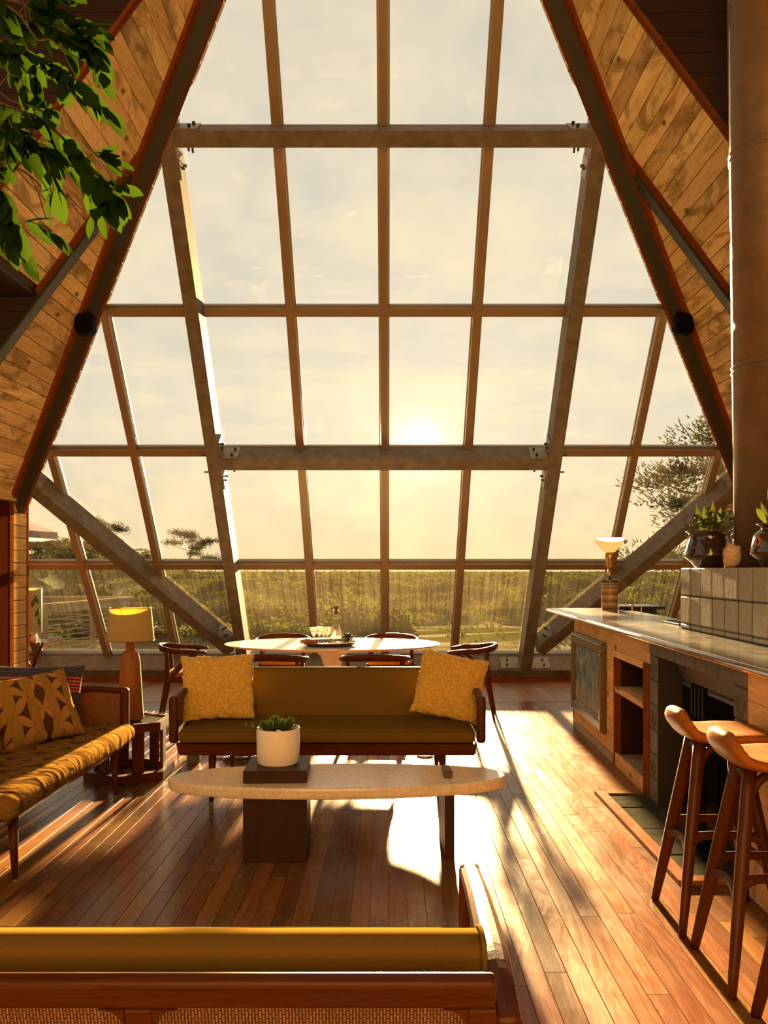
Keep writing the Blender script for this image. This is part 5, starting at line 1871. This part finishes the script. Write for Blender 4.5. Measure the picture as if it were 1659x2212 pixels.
    seam = [Vector((prof[i].x - 0.004, s_ * wid[i] * 0.985, prof[i].z)) for s_, rng in ((-1, range(26, -1, -2)), (1, range(0, 27, 2))) for i in rng]
    obj('seam', tube(BM(), seam, 0.0022, 5), 'leather', so_, smooth=True)
    return t


make_stool('leather bar stool nearest the hearth, low rolled back to the room', 3.598)
make_stool('leather bar stool nearest the camera but one, partly hiding the first', 3.107)
make_stool('leather bar stool at the bottom right edge, mostly outside the frame', 2.60, 1.435)

# ================================================================== FICUS (branches reaching in at the top left)
fc = thing('ficus_tree', 'leafy green ficus tree reaching in at the top left corner', 'tree', (-2.35, 2.75, 0))
FO = Vector((-2.35, 2.75, 0))
obj('pot', lathe(BM(), [(0, 0), (0.19, 0), (0.24, 0.38), (0.25, 0.40), (0.22, 0.40), (0.20, 0.34), (0, 0.34)], 32), 'glaze', fc, smooth=True)
obj('soil', lathe(BM(), [(0.205, 0.345), (0, 0.36)], 24), 'soil', fc)
obj('trunk', tube(BM(), curve_pts([(0, 0, 0.34), (0.03, 0.02, 1.2), (-0.02, 0.0, 2.2), (0.06, 0.0, 3.0), (0.05, 0, 3.6)], 20), lerp_list([0.05, 0.042, 0.034, 0.024, 0.012], 21), 10), 'bark', fc, smooth=True)
lf = [leaf_mesh('ficus_leaf', L_, W_, 'ficus', fo, cu, 6, 1.35) for L_, W_, fo, cu in ((0.095, 0.040, 0.25, 0.12), (0.082, 0.036, 0.35, 0.25), (0.105, 0.042, 0.15, 0.05))]
random.seed(42)
BR = [
    [(-2.30, 2.75, 3.05), (-1.60, 2.66, 3.06), (-1.14, 2.60, 2.93), (-0.95, 2.57, 2.78), (-0.83, 2.54, 2.64)],
    [(-2.30, 2.75, 3.30), (-1.65, 2.72, 3.40), (-1.20, 2.70, 3.30), (-0.97, 2.68, 3.20)],
    [(-2.30, 2.75, 3.15), (-1.60, 2.64, 3.24), (-1.18, 2.60, 3.14), (-0.99, 2.58, 3.02)],
    [(-2.32, 2.75, 2.80), (-1.65, 2.62, 2.80), (-1.25, 2.58, 2.70), (-1.15, 2.56, 2.56)],
    [(-2.30, 2.75, 3.40), (-1.70, 2.85, 3.52), (-1.25, 2.85, 3.44), (-1.02, 2.82, 3.34)],
    [(-2.30, 2.75, 2.95), (-1.65, 2.68, 3.02), (-1.28, 2.66, 2.92), (-1.10, 2.64, 2.84)],
    [(-2.30, 2.75, 3.20), (-1.60, 2.55, 3.34), (-1.18, 2.52, 3.22), (-1.05, 2.50, 3.09)],
    [(-2.30, 2.75, 3.35), (-1.65, 2.60, 3.42), (-1.26, 2.58, 3.36), (-1.12, 2.56, 3.24)],
    [(-2.31, 2.75, 3.10), (-1.70, 2.58, 3.12), (-1.30, 2.56, 3.04), (-1.16, 2.55, 2.94)],
    [(-2.31, 2.75, 2.88), (-1.70, 2.72, 2.92), (-1.24, 2.70, 2.82), (-1.08, 2.69, 2.70)],
]
n_leaf = 0


def add_leaf(p, d, droop):
    global n_leaf
    if n_leaf >= 298:
        return
    z = Vector(d).normalized()
    z = (z + Vector((0, 0, -droop))).normalized()
    up_ = Vector((random.uniform(-0.5, 0.5), random.uniform(-0.9, -0.1), random.uniform(0.2, 1.0)))
    xv = z.cross(up_).normalized()
    nv = xv.cross(z)
    o = link('leaf', random.choice(lf), fc)
    M = Matrix((xv, z, nv)).transposed().to_4x4()
    s = random.uniform(0.9, 1.35)
    o.matrix_local = Matrix.Translation(Vector(p) - FO) @ M @ Matrix.Scale(s, 4)
    n_leaf += 1


for bi, ctrl in enumerate(BR):
    pts = curve_pts(ctrl, 36)
    b = tube(BM(), [p - FO for p in pts], lerp_list([0.012, 0.007, 0.004, 0.002], len(pts)), 7)
    bo = obj('branch', b, 'bark', fc, smooth=True)
    for i, p in enumerate(pts):
        if p.x < -1.26 or i < 6:
            continue
        d = (pts[min(i + 1, len(pts) - 1)] - pts[i - 1]).normalized()
        for s in (-1, 1):
            if random.random() < 0.80:
                sd = d.cross(Vector((0, 0, 1))).normalized() * s
                add_leaf(p, d * 0.55 + sd * 0.45 + Vector((random.uniform(-.35, .35), random.uniform(-.35, .35), random.uniform(-.2, .2))), random.uniform(0.15, 0.75))
        if i % 4 == 0:
            # a side twig with a few leaves
            sd = Vector((random.uniform(0.0, 0.7), random.uniform(-0.6, 0.4), random.uniform(-0.9, 0.25))).normalized()
            ln = random.uniform(0.07, 0.15)
            tw = curve_pts([p, p + sd * ln * 0.5 + Vector((0, 0, 0.01)), p + sd * ln + Vector((0, 0, -0.025))], 6)
            obj('twig', tube(BM(), [q - FO for q in tw], 0.0018, 5), 'bark', bo)
            for q in tw[2::2]:
                for s in (-1, 1):
                    add_leaf(q, sd * 0.7 + Vector((random.uniform(-.5, .5), random.uniform(-.5, .5), random.uniform(-.3, .3))), random.uniform(0.2, 0.8))
    add_leaf(pts[-1], pts[-1] - pts[-3], 0.2)

# ================================================================== niche behind the left wall end
gt = thing('glass_table', 'small glass-topped wooden tripod table at the far left window', 'table', (-4.50, 10.55, 0))
obj('glass_top', lathe(BM(), [(0, 0.60), (0.26, 0.60), (0.262, 0.606), (0.26, 0.612), (0, 0.612)], 40), 'clear_glass', gt)
for k in range(3):
    a = R(-30 + 120 * k)
    obj('leg', tube(BM(), curve_pts([(0.20 * math.cos(a), 0.20 * math.sin(a), 0.598), (0.06 * math.cos(a), 0.06 * math.sin(a), 0.36), (0.05 * math.cos(a), 0.05 * math.sin(a), 0.24), (0.22 * math.cos(a), 0.22 * math.sin(a), 0.0)], 16), 0.020, 8, 0.6), 'teak_z', gt, smooth=True)
gl_ = thing('leaf_lantern', 'pale green cylindrical glass lantern with leaf pattern by the far left window', 'lantern', (-4.47, 10.50, 0.6125))
obj('base', lathe(BM(), [(0, 0), (0.05, 0), (0.045, 0.02), (0.03, 0.07), (0.05, 0.10), (0, 0.10)], 24), 'ceramic_white', gl_, smooth=True)
bm = BM()
lathe(bm, [(0, 0.101), (0.10, 0.102), (0.105, 0.12), (0.105, 0.66), (0.102, 0.665), (0.100, 0.66), (0.100, 0.12)], 32)
obj('glass_body', bm, 'leaf_glass', gl_, smooth=True)
lm3 = leaf_mesh('etched_leaf', 0.13, 0.045, 'succulent', 0.1, 0.0, 5)
for a, z, rr in ((-95, 0.20, 20), (-55, 0.30, -25), (-20, 0.18, 15), (-75, 0.42, -15), (-35, 0.46, 22)):
    o = link('leaf_motif', lm3, gl_)
    th = R(a)
    o.matrix_local = Matrix.Translation((0.1065 * math.cos(th), 0.1065 * math.sin(th), z)) @ Matrix.Rotation(th + math.pi / 2, 4, 'Z') @ Matrix.Rotation(R(90), 4, 'X') @ Matrix.Rotation(R(rr), 4, 'Z')

# ================================================================== OUTSIDE


def gz(x, y):
    """dune height"""
    f = max(0.0, min(1.0, (y - 30) / 110))
    base = -1.35 + 2.35 * f * f * (3 - 2 * f)
    if y > 170:
        base -= (y - 170) * 0.10
    n = 0.55 * noise.noise(Vector((x * 0.05, y * 0.045, 0.3))) + 0.22 * noise.noise(Vector((x * 0.16, y * 0.14, 1.7)))
    amp = max(0.0, min(1.0, (y - 12) / 14)) * (1.0 if y < 60 else max(0.35, 1 - (y - 60) / 120))
    hill = 3.4 * math.exp(-((x + 27) / 13) ** 2 - ((y - 62) / 22) ** 2) + 1.4 * math.exp(-((x + 15) / 7) ** 2 - ((y - 44) / 12) ** 2)
    return base + n * amp + hill


gm = BM()
ys_ = [12 + 0.9 * k for k in range(34)] + [43 + 2.2 * k for k in range(30)] + [110 + 6 * k for k in range(26)]
nx = 70
gvs = []
for y in ys_:
    half = 10 + y * 0.75
    gvs.append([gm.verts.new((-half + 2 * half * i / nx, y, gz(-half + 2 * half * i / nx, y))) for i in range(nx + 1)])
for a, b in zip(gvs, gvs[1:]):
    for i in range(nx):
        gm.faces.new((a[i], a[i + 1], b[i + 1], b[i]))
struct(obj('ground', gm, 'dune_ground', smooth=True), 'rolling green dunes with sandy patches outside the window')
gm = BM()
vv = [gm.verts.new(p) for p in ((-60, -60, -1.4), (60, -60, -1.4), (60, 12.2, -1.4), (-60, 12.2, -1.4))]
gm.faces.new(vv)
struct(obj('ground_near', gm, 'dune_ground'), 'level ground round the house')
gm = BM()
vv = [gm.verts.new(p) for p in ((-2500, 180, -7), (2500, 180, -7), (2500, 2900, -7), (-2500, 2900, -7))]
gm.faces.new(vv)
struct(obj('sea', gm, 'sea'), 'pale hazy sea beyond the dunes')


def shrub_mesh(name, seed, mat, nleaf=420, leaf=0.10, flat=0.8, lumps=6):
    rnd = random.Random(seed)
    bm = BM()
    cs = [(rnd.uniform(-0.55, 0.55), rnd.uniform(-0.5, 0.5), rnd.uniform(0.25, 0.75) * flat, rnd.uniform(0.28, 0.48)) for _ in range(lumps)]
    for _ in range(nleaf):
        cx, cy, cz, r = rnd.choice(cs)
        d = Vector((rnd.gauss(0, 1), rnd.gauss(0, 1), abs(rnd.gauss(0.2, 1)))).normalized()
        p = Vector((cx, cy, cz)) + d * r * rnd.uniform(0.75, 1.05)
        if p.z < 0.02:
            p.z = rnd.uniform(0.02, 0.2)
        a = Vector((rnd.gauss(0, 1), rnd.gauss(0, 1), rnd.gauss(0, 1))).normalized()
        b = a.cross(d).normalized() * leaf * rnd.uniform(0.35, 0.6)
        c = (d * 0.6 + a * 0.8).normalized() * leaf * rnd.uniform(0.8, 1.4)
        v = [bm.verts.new(p - b), bm.verts.new(p + b), bm.verts.new(p + c + b * 0.2), bm.verts.new(p + c - b * 0.3)]
        bm.faces.new(v)
    me = bpy.data.meshes.new(name)
    bm.to_mesh(me)
    bm.free()
    me.materials.append(MATS[mat])
    return me


shr = [shrub_mesh('shrub_%d' % k, k, 'shrub', 900, 0.10, 0.75 + 0.1 * (k % 3), 6 + k % 4) for k in range(5)]
random.seed(17)
cnt = 0
spots = []
tries = 0
while cnt < 250 and tries < 30000:
    tries += 1
    y = 17 + (random.random() ** 1.7) * 120
    lim = 0.50 * y
    x = random.uniform(-lim, lim)
    if 22 < y < 46 and 0.0 < x < 9.5 and noise.noise(Vector((x * 0.2, y * 0.3, 9))) > -0.25:
        continue                        # sandy clearing
    if 22 < y < 34 and -8.0 < x < -2.5 and random.random() < 0.6:
        continue
    if y < 24 and x > -6.0:
        continue
    if y < 19.5 and x > -11:
        continue
    s = random.uniform(1.0, 2.0) * (1.0 if y < 45 else 1.0 + (y - 45) / 70)
    if any((x - a) ** 2 + (y - b) ** 2 < (0.46 * (s + c)) ** 2 for a, b, c in spots):
        continue
    z = gz(x, y)
    hgt = s * random.uniform(0.55, 0.95)
    # keep the tops under the skyline except on the left hill
    if z + hgt > 1.38 and x > -0.27 * y:
        hgt = max(0.35, 1.38 - z)
    spots.append((x, y, s))
    o = link('dune_shrub', random.choice(shr), None, (x, y, z - 0.08), (0, 0, random.uniform(0, 6.28)))
    o.scale = (s, s, hgt)
    where = 'on the left slope outside' if x < -0.22 * y else ('in the middle of the dunes' if x < 0.16 * y else 'on the right part of the dunes')
    far = 'near' if y < 38 else ('halfway out' if y < 70 else 'far off')
    tag(o, 'green backlit dune shrub %s, %s' % (where, far), 'shrub', 'dune shrubs ' + where + ', ' + far)
    cnt += 1
# ground cover nobody could count
gb = BM()
rnd = random.Random(4)
for _ in range(15000):
    y = 18 + (rnd.random() ** 1.5) * 130
    x = rnd.uniform(-0.52, 0.52) * y
    if 22 < y < 46 and 0.5 < x < 9 and noise.noise(Vector((x * 0.2, y * 0.3, 9))) > -0.2:
        if rnd.random() < 0.85:
            continue
    z = gz(x, y)
    s = rnd.uniform(0.12, 0.26) * (1 + y / 110)
    a = rnd.uniform(0, 6.28)
    dx_, dy_ = math.cos(a) * s * 0.35, math.sin(a) * s * 0.35
    lx, ly = rnd.uniform(-0.5, 0.5) * s, rnd.uniform(-0.5, 0.5) * s
    v = [gb.verts.new((x - dx_, y - dy_, z - 0.03)), gb.verts.new((x + dx_, y + dy_, z - 0.03)), gb.verts.new((x + lx + dx_ * 0.3, y + ly, z + s * 0.9)), gb.verts.new((x + lx - dx_ * 0.3, y + ly, z + s * 0.8))]
    gb.faces.new(v)
o = obj('dune_grass', gb, 'dune_grass', kind='stuff')
o['label'] = 'low tufted grass and groundcover over the dunes'


def pine_tree(label, loc, h, spread, seed, lean=0.3, nn=260, nl=0.14, zf=0.85):
    rnd = random.Random(seed)
    t = thing('pine_tree', label, 'tree', loc, 0, 'wind-bent pines outside')
    tp_ = Vector((lean * h, 0, h))
    pts = curve_pts([(0, 0, -0.2), (lean * h * 0.25, 0.05, h * 0.35), (lean * h * 0.8, -0.05, h * 0.7), tuple(tp_)], 15)
    obj('trunk', tube(BM(), pts, lerp_list([0.05 * h / 2, 0.035 * h / 2, 0.015 * h / 2], len(pts)), 8), 'bark', t, smooth=True)
    clumps = []
    for k in range(11):
        p0 = pts[min(len(pts) - 1, 5 + k)]
        a = rnd.uniform(0, 6.28)
        ln = spread * rnd.uniform(0.35, 1.0) * (1 - 0.35 * k / 11)
        p1 = p0 + Vector((math.cos(a) * ln, math.sin(a) * ln * 0.6, rnd.uniform(0.02, 0.28) * h))
        obj('branch', tube(BM(), curve_pts([p0, (p0 + p1) / 2 + Vector((0, 0, -0.03 * h)), p1], 6), lerp_list([0.016 * h / 2, 0.006 * h / 2], 7), 6), 'bark', t, smooth=True)
        clumps += [(p1, 0.17 * h), ((p0 + p1 * 2) / 3 + Vector((0, 0, 0.05 * h)), 0.13 * h)]
    clumps.append((tp_, 0.2 * h))
    bm = BM()
    for c, r in clumps:
        for _ in range(nn):
            d = Vector((rnd.gauss(0, 1), rnd.gauss(0, 1), rnd.gauss(0.15, 0.55))).normalized()
            p = Vector(c) + Vector((d.x * 1.2, d.y, d.z * zf)) * r * rnd.uniform(0.1, 1.0)
            n_ = (d + Vector((rnd.gauss(0, .5), rnd.gauss(0, .5), 0.5))).normalized() * nl * rnd.uniform(0.6, 1.2)
            sd = n_.cross(Vector((rnd.gauss(0, 1), rnd.gauss(0, 1), rnd.gauss(0, 1)))).normalized() * nl * 0.17
            bm.faces.new([bm.verts.new(p - sd), bm.verts.new(p + sd), bm.verts.new(p + n_)])
    obj('needles', bm, 'pine', t, kind='stuff')
    return t


pine_tree('broad wind-bent pine on the dune ridge left of the window post', (-14.3, 58.0, gz(-14.3, 58.0) - 0.1), 3.0, 2.2, 3, 0.25, 260, 0.16)
pine_tree('low leaning pine on the ridge behind the diagonal brace', (-20.2, 58.0, gz(-20.2, 58.0) - 0.1), 2.6, 1.9, 8, 0.3, 240, 0.16)
pine_tree('tall pine whose branches show at the right edge by the stove pipe', (7.7, 18.5, -1.3), 5.6, 1.9, 12, -0.06, 800, 0.13, 0.6)

# deck with cable railing
dk = thing('timber_deck', 'grey timber deck outside the left end of the window', 'deck', (-8.0, 14.6, 0))
for k in range(30):
    x = -3.6 + 0.2 * k
    obj('deck_board', box(BM(), (x, -2.0, -0.16), (x + 0.19, 2.9, -0.125)), 'deck_grey', dk)
obj('deck_joists', box(BM(), (-3.6, -2.0, -1.35), (2.38, 2.9, -0.165)), 'mortar', dk)
rl = thing('deck_railing', 'weathered timber deck railing with steel cables outside at the left', 'railing', (-8.0, 14.6, -0.125))
ax, bx_ = 2.40, -3.5


def rail_run(p, q, n, cap_w=0.07):
    p, q = Vector(p), Vector(q)
    d = (q - p).normalized()
    s = Vector((d.y, -d.x, 0))
    obj('cap_rail', bar(BM(), p + Vector((0, 0, 1.03)), q + Vector((0, 0, 1.03)), tuple(s), (-cap_w, cap_w), (0, 0, 1), (0, 0.045)), 'rail_grey', rl)
    obj('side_rail', bar(BM(), p + Vector((0, 0, 0.90)), q + Vector((0, 0, 0.90)), tuple(s), (-0.02, 0.02), (0, 0, 1), (0, 0.12)), 'rail_grey', rl)
    obj('bottom_rail', bar(BM(), p + Vector((0, 0, 0.05)), q + Vector((0, 0, 0.05)), tuple(s), (-0.02, 0.02), (0, 0, 1), (0, 0.10)), 'rail_grey', rl)
    for k in range(n + 1):
        c = p + (q - p) * k / n
        obj('post', box(BM(), (c.x - 0.045, c.y - 0.045, -0.03), (c.x + 0.045, c.y + 0.045, 1.029)), 'rail_grey', rl)
    for k in range(7):
        z = 0.20 + 0.10 * k
        obj('cable', tube(BM(), [p + Vector((0, 0, z)), q + Vector((0, 0, z))], 0.006, 5), 'wire', rl)


rail_run((2.35, -0.9, 0), (2.62, 2.85, 0), 2)
rail_run((2.62, 2.85, 0), (-3.4, 2.85, 0), 3)

# wooden deck chair and parasol
dc = thing('deck_chair', 'upright wooden deck chair with a white cushion strap on the deck', 'chair', (-5.93, 14.2, -0.124), R(65))
for s in (-1, 1):
    obj('upright', hexa(BM(), [(s * 0.22 - 0.03, 0.18, 0), (s * 0.22 + 0.03, 0.18, 0), (s * 0.22 + 0.03, 0.24, 0), (s * 0.22 - 0.03, 0.24, 0), (s * 0.22 - 0.025, 0.42, 1.02), (s * 0.22 + 0.025, 0.42, 1.02), (s * 0.22 + 0.025, 0.47, 1.02), (s * 0.22 - 0.025, 0.47, 1.02)]), 'deck_teak', dc)
    obj('front_leg', box(BM(), (s * 0.24 - 0.025, -0.28, 0), (s * 0.24 + 0.025, -0.23, 0.42)), 'deck_teak', dc)
    obj('arm_rest', box(BM(), (s * 0.25 - 0.035, -0.30, 0.60), (s * 0.25 + 0.035, 0.30, 0.63)), 'deck_teak', dc)
for k in range(4):
    obj('back_slat', hexa(BM(), [(-0.14 + 0.09 * k, 0.30, 0.45), (-0.08 + 0.09 * k, 0.30, 0.45), (-0.08 + 0.09 * k, 0.32, 0.45), (-0.14 + 0.09 * k, 0.32, 0.45), (-0.14 + 0.09 * k, 0.44, 1.0), (-0.08 + 0.09 * k, 0.44, 1.0), (-0.08 + 0.09 * k, 0.46, 1.0), (-0.14 + 0.09 * k, 0.46, 1.0)]), 'deck_teak', dc)
obj('seat', box(BM(), (-0.24, -0.30, 0.40), (0.24, 0.28, 0.44)), 'deck_teak', dc)
obj('seat_pad', box(BM(), (-0.23, -0.30, 0.4405), (0.23, 0.28, 0.50), 0.02, 2), 'white_band', dc)
obj('strap', box(BM(), (-0.255, 0.20, 0.52), (0.255, 0.36, 0.57)), 'white_band', dc)
um = thing('parasol', 'pale mauve garden parasol over the deck at the far left', 'umbrella', (-7.6, 14.6, -0.124))
obj('pole', tube(BM(), [(0, 0, 0), (0, 0, 2.95)], 0.025, 12), 'deck_teak', um)
for k in range(8):
    a0, a1 = R(45 * k + 10), R(45 * (k + 1) + 10)
    bm = BM()
    apx = bm.verts.new((0, 0, 2.98))
    rr = 1.72
    e0 = bm.verts.new((rr * math.cos(a0), rr * math.sin(a0), 2.30))
    e1 = bm.verts.new((rr * math.cos(a1), rr * math.sin(a1), 2.30))
    f0 = bm.verts.new((rr * math.cos(a0), rr * math.sin(a0), 2.18))
    f1 = bm.verts.new((rr * math.cos(a1), rr * math.sin(a1), 2.18))
    bm.faces.new((apx, e0, e1))
    bm.faces.new((e0, f0, f1, e1))
    obj('canopy_panel', bm, 'canopy', um)
    obj('rib', tube(BM(), [(0, 0, 2.93), (rr * math.cos(a0) * 0.99, rr * math.sin(a0) * 0.99, 2.27)], 0.010, 6), 'deck_teak', um)
